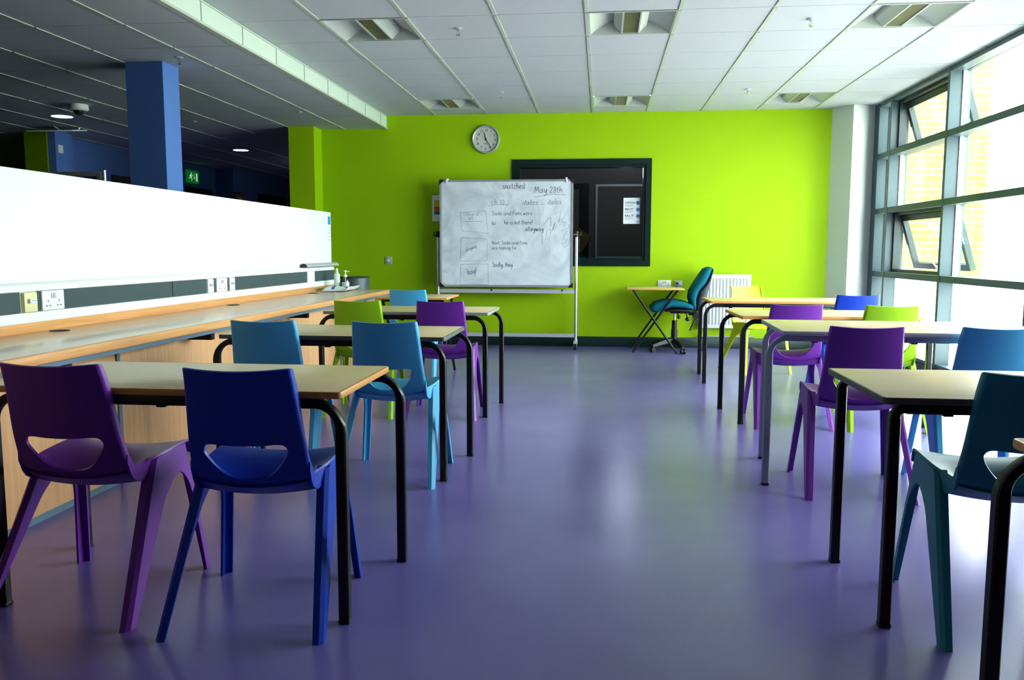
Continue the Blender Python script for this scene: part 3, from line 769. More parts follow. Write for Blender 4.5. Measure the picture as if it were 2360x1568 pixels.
# clock
cx, cz = -1.331, 2.361
r, part = wthing('wall_clock', 'round white wall clock with pale rim showing about 11.25', 'clock', (cx, D, cz))
part('rim', MB().lathe([(.135, -.018), (.140, -.036), (.150, -.042), (.160, -.03), (.162, -.004), (.158, 0), (0, 0)], (cx, D, cz), 'Y', 48), M['clock_rim'], ang=50)
part('dial', MB().lathe([(0, -.02), (.138, -.02)], (cx, D, cz), 'Y', 48), M['clock_face'], ang=50)
t = MB()
for h in range(1, 13):
    a = radians(90 - h * 30 - 3); rr2 = .103
    me_w = .012 if h < 10 else .021
    add_text(t, str(h), .036, wallmtx(cx + rr2 * cos(a), D - .0212, cz + rr2 * sin(a) - .012), offset=.0004, align='CENTER')
    t.ribbon([(cx + .121 * cos(a), D - .0212, cz + .121 * sin(a)), (cx + .129 * cos(a), D - .0212, cz + .129 * sin(a))], .003, (0, -1, 0))
t.quad((cx - .03, D - .0212, cz - .048), (cx + .012, D - .0212, cz - .048), (cx + .012, D - .0212, cz - .053), (cx - .03, D - .0212, cz - .053))
part('numerals', t, M['ink'], ang=0)
def hand(a, L, w, back, y):
    d = Vector((sin(a), 0, cos(a))); s = Vector((cos(a), 0, -sin(a))); o_ = Vector((cx, D + y, cz))
    return MB().prism([o_ - d * back - s * w, o_ + d * L - s * w * .7, o_ + d * L + s * w * .7, o_ - d * back + s * w], (0, -.002, 0))
part('hour_hand', hand(radians(-15.5), .082, .0045, .016, -.025), M['ink'], ang=0)
part('minute_hand', hand(radians(147), .112, .0035, .018, -.028), M['ink'], ang=0)
part('centre_cap', MB().lathe([(0, -.033), (.008, -.032), (.009, -.022)], (cx, D, cz), 'Y', 16), M['ink'])

# wall plates
r, part = wthing('switch_plate', 'single grey wall plate left of the easel', 'wall plate', (-2.488, D, .94))
part('plate', MB().box(-2.53, -2.447, D - .01, D, .94, 1.026, .003), M['alu_pale'])
part('knob', MB().lathe([(.016, -.01), (.016, -.016), (0, -.017)], (-2.488, D, .983), 'Y', 20), M['white_plastic'])
r, part = wthing('socket_outlet', 'white double socket above the folding desk by the office chair', 'socket', (.71, D, .68))
p = part('plate', MB().box(.637, .783, D - .01, D, .682, .768, .003), M['white_plastic'])
part('rocker_switch', MB().box(.69, .704, D - .014, D - .009, .735, .755, .002), M['alu_pale']); part('rocker_switch', MB().box(.716, .73, D - .014, D - .009, .735, .755, .002), M['alu_pale'])
h = MB()
for x in (.665, .755):
    h.box(x - .003, x + .003, D - .0108, D - .0098, .722, .732)
    for dx in (-.011, .011): h.box(x + dx - .004, x + dx + .004, D - .0108, D - .0098, .704, .71)
part('pin_hole', h, M['ink'], ang=0)
r, part = wthing('data_outlet', 'smaller square data plate right of the double socket', 'socket', (.868, D, .68))
part('plate', MB().box(.825, .912, D - .01, D, .68, .766, .003), M['alu_pale'])
part('data_port', MB().box(.836, .864, D - .0112, D - .0098, .722, .742).box(.836, .864, D - .0112, D - .0098, .692, .705), M['ink'], ang=0)
part('switch_cover', MB().box(.872, .902, D - .014, D - .0098, .715, .748, .002), M['white_plastic'])

# radiator with pipes
r, part = wthing('radiator', 'white ribbed panel radiator low on the lime wall', 'radiator', (1.39, D - .05, .23))
mb = MB(); mb.box(1.118, 1.662, D - .075, D - .05, .232, .838, .008)
for i in range(14):
    x = 1.148 + i * .0372
    mb.prism([(x - .009, D - .075, .275), (x + .009, D - .075, .275), (x + .005, D - .083, .275), (x - .005, D - .083, .275)], (0, 0, .52))
part('ribbed_panel', mb, M['rad'])
g = MB()
for i in range(13):
    x = 1.148 + .0186 + i * .0372; g.box(x - .003, x + .003, D - .0758, D - .074, .275, .795)
part('groove', g, M['rad_dark'], ang=0)
part('bracket', MB().box(1.2, 1.24, D - .05, D, .3, .78), M['rad'], ang=0); part('bracket', MB().box(1.54, 1.58, D - .05, D, .3, .78), M['rad'], ang=0)
part('thermostat_valve', MB().lathe([(0, 0), (.022, 0), (.024, .03), (.02, .075), (0, .08)], (1.098, D - .06, .33), n=18), M['white_plastic'])
v = MB(); v.tube((1.098, D - .06, .33), (1.098, D - .06, .15), .008, n=10).tube((1.098, D - .06, .26), (1.12, D - .06, .26), .008, n=10)
v.tube((1.09, D - .03, .135), (1.72, D - .03, .135), .009, n=10).tube((1.098, D - .06, .15), (1.098, D - .03, .135), .008, n=10)
v.tube((1.655, D - .06, .235), (1.655, D - .06, .17), .008, n=10).tube((1.655, D - .06, .19), (1.56, D - .06, .19), .007, n=10).tube((1.56, D - .06, .19), (1.56, D - .06, .225), .008, n=10).tube((1.655, D - .06, .17), (1.655, D - .03, .12), .009, n=10)
part('pipework', v, M['copper_grey'])

# ---------------- mobile whiteboard easel with handwriting
YBd = 9.36
bx0, bx1, bz0, bz1 = -1.823, -.322, .692, 1.886
r, part = wthing('easel_whiteboard', 'mobile whiteboard on castors covered in faint handwriting', 'whiteboard', (-1.07, 9.41, 0))
bd = part('board', MB().box(bx0 + .012, bx1 - .012, YBd, YBd + .018, bz0 + .012, bz1 - .012), M['board'], ang=0)
part('board_frame', ring(MB(), bx0, bx1, bz0, bz1, YBd - .006, YBd + .026, .022), M['alu'], bd)
for cxn, czn, sx, sz in ((bx0, bz0, 1, 1), (bx1, bz0, -1, 1), (bx0, bz1, 1, -1), (bx1, bz1, -1, -1)):
    part('corner_cap', MB().prism([(cxn - sx * .004, YBd - .008, czn - sz * .004), (cxn + sx * .055, YBd - .008, czn - sz * .004), (cxn - sx * .004, YBd - .008, czn + sz * .055)], (0, .036, 0)), M['black_plastic'], bd, ang=0)
for x in (bx0 + .085, bx1 - .075):
    part('clip', MB().box(x - .011, x + .011, YBd - .014, YBd + .03, bz1 - .035, bz1 + .02, .004, rot=Matrix.Rotation(radians(25 if x < -1 else -8), 3, 'Y')), M['white_plastic'], bd)
# ---- handwriting: single-stroke letters
G = {'a': [[(.62, .85), (.3, 1), (.02, .6), (.08, .12), (.32, 0), (.58, .35), (.64, .95)], [(.64, .95), (.64, .2), (.8, .02)]],
 'b': [[(.05, 1.8), (.05, 0)], [(.05, .6), (.35, 1), (.6, .7), (.55, .15), (.25, -.02), (.05, .2)]],
 'c': [[(.58, .85), (.3, 1), (.04, .55), (.2, .05), (.6, .12)]],
 'd': [[(.58, .75), (.3, .95), (.03, .5), (.2, .02), (.5, .2), (.62, .6)], [(.64, 1.8), (.6, .6), (.68, 0)]],
 'e': [[(.06, .5), (.55, .6), (.45, .98), (.15, .88), (.04, .4), (.25, 0), (.6, .15)]],
 'f': [[(.55, 1.7), (.3, 1.75), (.22, 1.2), (.2, -.1)], [(0, .95), (.5, 1.0)]],
 'g': [[(.58, .8), (.3, 1), (.03, .6), (.2, .1), (.5, .3), (.6, .9)], [(.6, .9), (.58, -.4), (.3, -.8), (.02, -.55)]],
 'h': [[(.05, 1.8), (.05, 0)], [(.05, .55), (.35, 1), (.55, .7), (.56, 0)]],
 'i': [[(.1, 1), (.1, .1), (.2, 0)], [(.1, 1.4), (.12, 1.46)]],
 'k': [[(.05, 1.8), (.05, 0)], [(.5, .95), (.08, .5), (.55, 0)]],
 'l': [[(.1, 1.8), (.08, .2), (.22, 0)]],
 'm': [[(.05, 1), (.05, 0)], [(.05, .6), (.28, 1), (.42, .6), (.42, 0)], [(.42, .6), (.66, 1), (.8, .6), (.82, 0)]],
 'n': [[(.05, 1), (.05, 0)], [(.05, .55), (.35, 1), (.54, .7), (.56, 0)]],
 'o': [[(.3, 1), (.03, .55), (.2, .02), (.5, .2), (.55, .75), (.3, 1)]],
 'r': [[(.05, 1), (.05, 0)], [(.05, .5), (.25, .95), (.5, .9)]],
 's': [[(.5, .9), (.2, 1), (.1, .7), (.45, .4), (.4, .05), (.02, .08)]],
 't': [[(.2, 1.6), (.2, .15), (.42, .02)], [(0, 1.05), (.42, 1.1)]],
 'u': [[(.05, 1), (.08, .2), (.3, 0), (.55, .4), (.58, 1)], [(.58, 1), (.6, 0)]],
 'v': [[(.02, 1), (.28, 0), (.55, 1)]],
 'w': [[(.02, 1), (.18, 0), (.38, .8), (.56, 0), (.78, 1)]],
 'x': [[(.02, 1), (.5, 0)], [(.5, 1), (.02, 0)]],
 'y': [[(.05, 1), (.1, .3), (.32, .1), (.55, .9)], [(.6, 1), (.5, -.3), (.25, -.8), (.02, -.6)]],
 'M': [[(.02, 0), (.12, 1.75), (.42, .5), (.75, 1.75), (.88, 0)]],
 'S': [[(.68, 1.5), (.35, 1.75), (.08, 1.35), (.5, .85), (.6, .3), (.3, 0), (.02, .2)]],
 'B': [[(.05, 1.7), (.05, 0)], [(.05, 1.65), (.5, 1.6), (.45, 1), (.08, .9), (.6, .75), (.55, .1), (.05, 0)]],
 'F': [[(.08, 1.7), (.05, 0)], [(.06, 1.7), (.65, 1.7)], [(.06, .95), (.5, .95)]],
 'N': [[(.05, 0), (.08, 1.7), (.6, .05), (.65, 1.7)]],
 '1': [[(.1, 1.6), (.12, 0)]], '0': [[(.32, 1.6), (.05, .9), (.2, .05), (.5, .2), (.58, 1.2), (.32, 1.6)]],
 '2': [[(.05, 1.3), (.3, 1.7), (.55, 1.3), (.3, .6), (.02, .02), (.6, .05)]],
 '8': [[(.5, 1.5), (.25, 1.65), (.1, 1.3), (.5, .7), (.5, .15), (.2, 0), (.05, .4), (.45, 1), (.5, 1.5)]],
 '!': [[(.1, 1.9), (.1, .5)], [(.09, .08), (.11, .1)]], ',': [[(.1, .1), (.02, -.25)]], '.': [[(.04, 0), (.12, .04)]]}
def smooth(pts, n=5):
    if len(pts) < 3: return pts
    out = []; P = [pts[0]] + list(pts) + [pts[-1]]
    for i in range(1, len(P) - 2):
        a, b, c, d = P[i - 1], P[i], P[i + 1], P[i + 2]
        for k in range(n):
            t = k / n
            out.append(tuple(.5 * ((2 * b[j]) + (-a[j] + c[j]) * t + (2 * a[j] - 5 * b[j] + 4 * c[j] - d[j]) * t * t + (-a[j] + 3 * b[j] - 3 * c[j] + d[j]) * t ** 3) for j in (0, 1)))
    out.append(pts[-1]); return out
# positions in the zoomed close-up frame (x 290..1870, y 140..1405 spans the board)
def bp_(x, y): return (bx0 + (x - 290) / 1580 * (bx1 - bx0), YBd - .0012, bz1 - (y - 140) / 1265 * (bz1 - bz0))
def write(mb, txt, x, y, x2, h, w=.0036, slant=0.0, ang=0.0):
    """txt from x to x2 (close-up px), baseline y, x-height h px"""
    adv = []
    for ch in txt: adv.append(.45 if ch == ' ' else max(p[0] for s in G[ch] for p in s) + .22)
    k = (x2 - x) / sum(adv); cur = 0
    for ch, a in zip(txt, adv):
        if ch != ' ':
            for s in G[ch]:
                q = []
                for (u, v) in smooth(s):
                    dx = (cur + u) * k + v * h * slant; dy = v * h
                    X = x + dx * cos(ang) - dy * sin(ang); Y_ = y - (dx * sin(ang) + dy * cos(ang))
                    q.append(bp_(X, Y_))
                mb.ribbon(q, w, (0, -1, 0))
        cur += a
def line(mb, pts, w=.0035): mb.ribbon([bp_(*p) for p in pts], w, (0, -1, 0))
d = MB(); write(d, 'snatched', 1040, 248, 1310, 38, .005); part('written_line', d, M['marker'], bd, ang=0)
d = MB(); write(d, 'May 28th', 1418, 296, 1750, 42, .005); part('written_line', d, M['marker'], bd, ang=0)
d = MB(); line(d, [(1410, 345), (1500, 335), (1560, 320), (1640, 310), (1780, 324)]); part('drawn_line', d, M['marker'], bd, ang=0)
d = MB(); write(d, 'Sade and Femi were', 915, 555, 1400, 26); part('written_line', d, M['marker'], bd, ang=0)
d = MB(); write(d, '....', 1400, 550, 1490, 26); part('written_line', d, M['marker'], bd, ang=0)
d = MB(); write(d, 'But', 912, 670, 968, 24, .003); part('written_line', d, M['marker'], bd, ang=0)
d = MB(); write(d, 'he is not there!', 1062, 664, 1400, 28, .0045); part('written_line', d, M['marker'], bd, ang=0)
d = MB(); write(d, 'alleyway', 1310, 742, 1530, 30, .005); part('written_line', d, M['marker'], bd, ang=0)
d = MB(); write(d, 'Next, Sade and Femi', 915, 900, 1340, 24); part('written_line', d, M['marker'], bd, ang=0)
d = MB(); write(d, 'are looking for', 915, 960, 1215, 24); part('written_line', d, M['marker'], bd, ang=0)
d = MB(); write(d, 'Sadly, they', 920, 1165, 1165, 32, .0045); part('written_line', d, M['marker'], bd, ang=0)
d = MB(); write(d, '...', 1175, 1150, 1250, 30); part('written_line', d, M['marker'], bd, ang=0)
d = MB(); write(d, 'bag!', 625, 1262, 735, 38, .0042, .1, .18); part('written_line', d, M['marker'], bd, ang=0)
d = MB(); write(d, 'alleyway', 605, 990, 745, 24, .0026, 0, .42); part('written_line', d, M['marker'], bd, ang=0)
d = MB(); write(d, 'ch 10', 905, 430, 1070, 34, .005); part('written_line', d, M['marker_faint'], bd, ang=0)
d = MB(); line(d, [(870, 445), (980, 432), (1110, 432)]); part('drawn_line', d, M['marker_faint'], bd, ang=0)
d = MB(); write(d, 'italics', 1275, 435, 1460, 34, .005, .25); part('written_line', d, M['marker_faint'], bd, ang=0)
d = MB(); line(d, [(1480, 435), (1530, 430)]); part('drawn_line', d, M['marker_faint'], bd, ang=0)
d = MB(); write(d, 'italics', 1570, 430, 1730, 34, .005, .25); part('written_line', d, M['marker_faint'], bd, ang=0)
d = MB(); write(d, 'college of', 575, 560, 765, 24, .003); part('written_line', d, M['marker_faint'], bd, ang=0)
d = MB(); write(d, 'art', 635, 608, 692, 24, .003); part('written_line', d, M['marker_faint'], bd, ang=0)
d = MB(); line(d, [(540, 525), (840, 503), (870, 770), (555, 738), (540, 525)]); part('drawn_line', d, M['marker_faint'], bd, ang=0)
d = MB(); line(d, [(570, 632), (690, 628), (800, 628)]); part('drawn_line', d, M['marker_faint'], bd, ang=0)
d = MB(); line(d, [(548, 820), (858, 838), (855, 1095), (533, 1100), (548, 820)]); part('drawn_line', d, M['marker_faint'], bd, ang=0)
d = MB(); line(d, [(540, 1138), (865, 1130), (870, 1380), (530, 1380), (540, 1138)]); part('drawn_line', d, M['marker_faint'], bd, ang=0)
d = MB(); line(d, smooth([(1525, 665), (1605, 580), (1610, 690)])); part('drawn_line', d, M['marker_faint'], bd, ang=0)
d = MB(); line(d, ([(1510, 905), (1505, 780), (1510, 900), (1550, 840), (1565, 730), (1600, 720), (1608, 780)])); part('drawn_line', d, M['marker_faint'], bd, ang=0)
d = MB(); line(d, smooth([(1620, 750), (1660, 640), (1640, 725), (1680, 690)])); part('drawn_line', d, M['marker_faint'], bd, ang=0)
d = MB(); line(d, [(1660, 545), (1730, 500), (1700, 640), (1720, 590), (1735, 625), (1815, 495), (1830, 640)]); part('drawn_line', d, M['marker_faint'], bd, ang=0)
d = MB(); line(d, ([(1735, 640), (1790, 640), (1760, 700), (1815, 710), (1740, 735), (1800, 740), (1770, 790), (1745, 840), (1815, 830), (1770, 890), (1745, 880), (1760, 940), (1820, 900), (1840, 800), (1820, 660)])); part('drawn_line', d, M['marker_faint'], bd, ang=0)
part('maker_mark', MB().box(bx0 + .03, bx0 + .05, YBd - .0012, YBd, bz0 + .03, bz0 + .036), M['marker_faint'], bd, ang=0)
# stand
for x, nm in ((-1.858, 'l'), (-.284, 'r')):
    part('upright', MB().tube((x, 9.41, .07), (x, 9.41, 1.27), .018), M['alu'])
    s = -1 if x < -1 else 1
    cl = MB().tube((x, 9.41, 1.25), (x, 9.41, 1.315), .024).tube((x, 9.40, 1.28), (x - s * .04, 9.37, 1.28), .016)
    cl.tube((x, 9.41, 1.265), (x + s * .045, 9.42, 1.268), .009).tube((x + s * .045, 9.42, 1.262), (x + s * .045, 9.42, 1.31), .007)
    part('clamp', cl, M['black_plastic'])
    part('foot', MB().box(x - .022, x + .022, 9.24, 9.57, .068, .088, .004), M['alu_pale'])
    for yc in (9.265, 9.545):
        c = part('castor', MB().tube((x - .014, yc, .032), (x + .014, yc, .032), .032, n=22), M['black_plastic'])
        part('castor_fork', MB().box(x - .02, x - .015, yc - .014, yc + .014, .03, .07).box(x + .015, x + .02, yc - .014, yc + .014, .03, .07).tube((x, yc, .06), (x, yc, .072), .01), M['alu_pale'], c)
tr = part('pen_ledge', MB().box(-1.842, -.30, 9.395, 9.425, .622, .664), M['alu_pale'], ang=0)
part('ledge_stop', MB().box(-1.245, -1.232, 9.389, 9.396, .645, .665).box(-.445, -.432, 9.389, 9.396, .645, .665), M['black_plastic'], tr, ang=0)
part('lower_rail', MB().box(-1.842, -.30, 9.395, 9.425, .125, .165), M['alu_pale'], ang=0)

# ---------------- folding exam desks (crossed tube legs)
def exam_desk(label, loc, rz, w=.60, dp=.60, span=.47, sep=.475, zt=.70):
    r = thing('exam_desk', label, 'desk', loc, rz, 'folding exam desks with crossed legs')
    obj('desktop', MB().box(-w / 2, w / 2, -dp / 2, dp / 2, zt - .016, zt, .003), M['table_top'], r)
    obj('edge_band', ring_xy(MB(), w, dp, zt - .017, zt - .0015, .004), M['edge_beech'], r)
    for s in (-1, 1):
        y = s * sep / 2
        for k in (-1, 1):
            yy = y + k * .010
            mb = MB(); mb.tube((-k * span / 2, yy, .004), (k * span / 2, yy, zt - .02), .011, n=12)
            obj('leg', mb, M['black'], r)
    for k in (-1, 1): obj('top_rail', MB().tube((k * span / 2, -sep / 2 + k * .010, zt - .027), (k * span / 2, sep / 2 + k * .010, zt - .027), .010, n=10), M['black'], r)
    return r
def ring_xy(mb, w, dp, z0, z1, t):
    a, b = w / 2, dp / 2
    mb.box(-a - t, a + t, -b - t, -b, z0, z1, .0012); mb.box(-a - t, a + t, b, b + t, z0, z1, .0012); mb.box(-a - t, -a, -b, b, z0, z1, .0012); mb.box(a, a + t, -b, b, z0, z1, .0012)
    return mb
exam_desk('folding desk with crossed black legs in front of the teal office chair', (.578, 9.29, 0), 0, .60, .52, .47, .46, .70)
exam_desk('folding desk with beech edge behind the farthest left light blue chair', (-1.61, 7.26, 0), radians(90), .60, .61, .575, .52, .70)

# ---------------- classroom tables
TUBE = [(-.016 + .004, -.016), (.016 - .004, -.016), (.016, -.012), (.016, .012), (.012, .016), (-.012, .016), (-.016, .012), (-.016, -.012)]
def table(label, cx, cy, L, W, zt, rz, xl, xr, yl, topm, edgem, framem, R=.085):
    """xl/xr: leg x offsets (local) for [near, far] at left / right; yl: +- leg y"""
    r = thing('classroom_table', label, 'table', (cx, cy, 0), rz, 'two-seat classroom tables')
    th = .019
    tp = obj('tabletop', MB().box(-L / 2 + .004, L / 2 - .004, -W / 2 + .004, W / 2 - .004, zt - th, zt, .0015), M[topm], r)
    e = MB()
    # rounded-corner edging strip
    rc = .012; path = []
    for qx, qy, a0 in ((1, 1, 0), (-1, 1, 90), (-1, -1, 180), (1, -1, 270)):
        for k in range(5):
            a = radians(a0 + k * 22.5); path.append((qx * (L / 2 - rc) + rc * cos(a), qy * (W / 2 - rc) + rc * sin(a), zt - th / 2))
    e.sweep(path, [(.002, -th / 2 - .0008), (.0035, -th / 2 + .003), (.0035, th / 2 - .003), (.002, th / 2 - .0002), (-.008, th / 2 - .0002), (-.008, -th / 2 - .0008)], (0, 0, 1), closed=True)
    obj('edge_band', e, M[edgem], tp, 40)
    zr = zt - th - .017
    for row, yy in ((0, -yl), (1, yl)):
        for side, xs in ((-1, xl), (1, xr)):
            x = xs[row]; s = side
            P = [(x, yy, 0.008)]
            for z in (.2, .4): P.append((x, yy, z))
            n = 9
            for k in range(n + 1):
                a = (pi / 2) * k / n
                P.append((x - s * R * (1 - cos(a)), yy, zr - R + R * sin(a)))
            P.append((x - s * (R + .06), yy, zr))
            def prof(i, base=TUBE):
                # crushed inside of the bend
                t = min(1, max(0, (i - 3) / n)); sq = 1 - .28 * sin(pi * t) if 3 <= i <= 3 + n else 1
                return [(a * sq, b) for a, b in base]
            m = MB(); m.sweep(P, prof, (0, 1, 0))
            lg = obj('leg', m, M[framem], r, 40)
            obj('foot_cap', MB().box(x - .017, x + .017, yy - .017, yy + .017, 0, .012, .003), M['black_plastic'], lg)
        a, b = xl[row] + R + .055, xr[row] - R - .055
        rl = MB(); rl.box(a, b, yy - .016, yy + .016, zr - .016, zr + .016, .004)
        ro = obj('rail', rl, M[framem], r)
        for bx in (a + .06, (a + b) / 2, b - .06): obj('glide_stud', MB().box(bx - .014, bx + .014, yy - .012, yy + .012, zr - .022, zr - .015, .003), M['black_plastic'], ro)
    for xx in (-L * .3, L * .3): obj('cross_rail', MB().box(xx - .013, xx + .013, -yl, yl, zr - .012, zr + .012), M[framem], r, 0)
    return r
# left column (right ends visible)
table('nearest left table with beech edge and black bent legs', -1.29, 2.565, 1.10, .55, .697, 0, (-.545, -.60), (.545, .597), .252, 'table_top', 'edge_beech', 'black')
table('second left table from the viewer, dark grey edge, light blue chairs', -1.277, 4.105, 1.10, .575, .697, 0, (-.58, -.58), (.536, .585), .25, 'table_top', 'edge_grey', 'black')
table('third left table from the viewer, pale grey rounded edge', -1.285, 5.662, 1.11, .58, .698, 0, (-.58, -.58), (.53, .575), .263, 'table_top', 'edge_palegrey', 'black')
# right column (left ends visible)
table('right-hand table with grey edge and black legs beside the teal chair', 1.36, 2.722, 1.12, .595, .69, 0, (-.518, -.522), (.515, .52), .257, 'table_top', 'edge_grey', 'black', .03)
table('right-hand table with blue-grey frame and edge', 1.44, 4.2, 1.20, .66, .738, radians(-2), (-.65, -.588), (.62, .62), .26, 'table_top', 'edge_bluegrey', 'grey_frame')
table('right-hand beech edged table behind the blue-grey framed one', 1.42, 5.64, 1.10, .60, .696, radians(1), (-.53, -.58), (.605, .605), .256, 'table_top', 'edge_beech', 'black')
table('farthest right-hand table by the yellow chair, beech edge', 1.47, 7.29, 1.15, .58, .69, 0, (-.61, -.588), (.60, .6), .275, 'table_top', 'edge_beech', 'black')
table('table cut off at the right edge of the picture, one black bent leg showing', 1.485, 1.645, 1.15, .55, .69, 0, (-.61, -.61), (.6, .6), .235, 'table_top', 'edge_beech', 'black')

# ---------------- moulded plastic chairs
CEN = [(-.230, .766), (-.204, .68), (-.174, .565), (-.150, .49), (-.127, .438), (-.099, .404), (-.055, .382), (0, .391), (.07, .42), (.14, .437), (.195, .438), (.222, .428), (.232, .406)]
EDG = [(-.190, .782), (-.164, .705), (-.131, .56), (-.108, .49), (-.094, .458), (-.078, .443), (-.045, .442), (.0, .449), (.07, .453), (.14, .457), (.196, .458), (.220, .447), (.228, .415)]
HWD = [.1535, .160, .1695, .1745, .177, .179, .182, .197, .201, .2015, .202, .200, .196]
def crv(pts, t):
    n = len(pts) - 1; x = min(max(t, 0), .999999) * n; i = int(x); f = x - i
    g = lambda k: pts[min(max(k, 0), n)]
    a, b, c, d = g(i - 1), g(i), g(i + 1), g(i + 2)
    if i == 0: a = tuple(2 * b[j] - c[j] for j in range(len(b)))
    if i + 2 > n: d = tuple(2 * c[j] - b[j] for j in range(len(b)))
    return [.5 * (2 * b[j] + (c[j] - a[j]) * f + (2 * a[j] - 5 * b[j] + 4 * c[j] - d[j]) * f * f + (-a[j] + 3 * b[j] - 3 * c[j] + d[j]) * f ** 3) for j in range(len(b))]
HW = [(w,) for w in HWD]
def shell(s, t):
    c = crv(CEN, t); e = crv(EDG, t); w = crv(HW, t)[0]; a = abs(s)
    fl = 1 - min(1, max(0, (t - .34) / .12)); fl = fl * fl * (3 - 2 * fl)      # folded rim on the back, fading out on the seat
    if a <= .88: sf, bf = (w - .007) / w * a / .88, .46 * (a / .88) ** 2
    else:
        u = (a - .88) / .12; sf = (w - .007 + .007 * sin(min(1, u * 1.7) * pi / 2)) / w; bf = .46 + .54 * u ** 1.15
    sx = sf * fl + a * (1 - fl); b = bf * fl + a ** 2.2 * (1 - fl)
    return Vector((math.copysign(w * sx, s), c[0] + (e[0] - c[0]) * b, c[1] + (e[1] - c[1]) * b))
# arc length along the centre line for well shaped triangles
NT = 240; arc = [0]
for i in range(NT): arc.append(arc[-1] + (Vector(crv(CEN, (i + 1) / NT)) - Vector(crv(CEN, i / NT))).length)
LT = arc[-1]
def t_of(a):
    lo, hi = 0, NT
    while hi - lo > 1:
        m_ = (lo + hi) // 2
        if arc[m_] <= a: lo = m_
        else: hi = m_
    f = (a - arc[lo]) / max(1e-9, arc[hi] - arc[lo]); return (lo + f) / NT
A_SPLIT = arc[int(NT * 6 / 12)]
def a_of_z(z):
    for i in range(NT):
        z0, z1 = crv(CEN, i / NT)[1], crv(CEN, (i + 1) / NT)[1]
        if z0 >= z >= z1: return arc[i] + (arc[i + 1] - arc[i]) * (z0 - z) / max(1e-9, z0 - z1)
    return 0
KX = .18     # nominal half width for parametrisation
def inside(p, poly):
    c = False; j = len(poly) - 1
    for i in range(len(poly)):
        if (poly[i][1] > p[1]) != (poly[j][1] > p[1]) and p[0] < (poly[j][0] - poly[i][0]) * (p[1] - poly[i][1]) / (poly[j][1] - poly[i][1]) + poly[i][0]: c = not c
        j = i
    return c
def chair_shell(a0, a1, hole, rounded_top):
    """triangulated sheet between arc lengths a0..a1, optional hole, then thickened"""
    nx, nd = 36, max(8, int((a1 - a0) / .011))
    R_ = .022 if rounded_top else 0
    out = []
    if rounded_top:
        for k in range(7): q = radians(90 * k / 6); out.append((-KX + R_ - R_ * cos(q), a0 + R_ - R_ * sin(q)))
        for i in range(1, 20): out.append((-KX + R_ + (2 * KX - 2 * R_) * i / 20, a0))
        for k in range(7): q = radians(90 * k / 6); out.append((KX - R_ + R_ * sin(q), a0 + R_ - R_ * cos(q)))
    else: out += [(-KX + 2 * KX * i / 36, a0) for i in range(37)]
    s0 = a0 + R_ if rounded_top else a0
    out += [(KX, s0 + (a1 - s0) * i / nd) for i in range(1, nd)]
    out += [(KX - 2 * KX * i / 36, a1) for i in range(37)]
    out += [(-KX, a1 + (s0 - a1) * i / nd) for i in range(1, nd)]
    pts = [Vector(p) for p in out]; edges = [(i, (i + 1) % len(out)) for i in range(len(out))]
    if hole:
        b = len(pts); pts += [Vector(p) for p in hole]; edges += [(b + i, b + (i + 1) % len(hole)) for i in range(len(hole))]
    def far(p):
        for q in out:
            if (q[0] - p[0]) ** 2 + (q[1] - p[1]) ** 2 < .0038 ** 2: return False
        if hole:
            for q in hole:
                if (q[0] - p[0]) ** 2 + (q[1] - p[1]) ** 2 < .0045 ** 2: return False
            if inside(p, hole): return False
        return inside(p, out)
    xs = [-KX + 2 * KX * i / nx for i in range(nx + 1)]
    xs += [KX * q for q in (-.985, -.965, -.93, -.905, -.88, .88, .905, .93, .965, .985)]
    for x in sorted(xs):
        for j in range(1, nd):
            p = (x, a0 + (a1 - a0) * j / nd)
            if far(p): pts.append(Vector(p))
    vs, es, fs, _, _, _ = delaunay_2d_cdt(pts, edges, [], 0, 1e-6)
    bm = bmesh.new(); BV = []
    for p in vs: BV.append(bm.verts.new(shell(p.x / KX, t_of(p.y))))
    for f in fs:
        c = sum((vs[i] for i in f), Vector((0, 0))) / 3
        if inside(c, out) and not (hole and inside(c, hole)):
            try: bm.faces.new([BV[i] for i in f])
            except ValueError: pass
    for v_ in [v_ for v_ in bm.verts if not v_.link_faces]: bm.verts.remove(v_)
    bmesh.ops.recalc_face_normals(bm, faces=bm.faces[:])
    bm.normal_update()
    # sitter side is +y on the back / +z on the seat: make the normals point to the underside
    f0 = max(bm.faces, key=lambda f: f.calc_area())
    if f0.normal.y + f0.normal.z > 0: bmesh.ops.reverse_faces(bm, faces=bm.faces[:]); bm.normal_update()
    TH = .008
    old = list(bm.verts); nrm = {v_: v_.normal.copy() for v_ in old}
    bnd = [e for e in bm.edges if e.is_boundary]
    faces = list(bm.faces)
    new = {v_: bm.verts.new(v_.co - nrm[v_] * TH) for v_ in old}
    for f in faces: bm.faces.new([new[q] for q in reversed(f.verts)])
    for e in bnd:
        a, b = e.verts; f = e.link_faces[0]
        lp = [l for l in f.loops if l.edge == e][0]
        if lp.vert == a: bm.faces.new((b, a, new[a], new[b]))
        else: bm.faces.new((a, b, new[b], new[a]))
    mb = MB(); mb.bm.free(); mb.bm = bm
    return mb
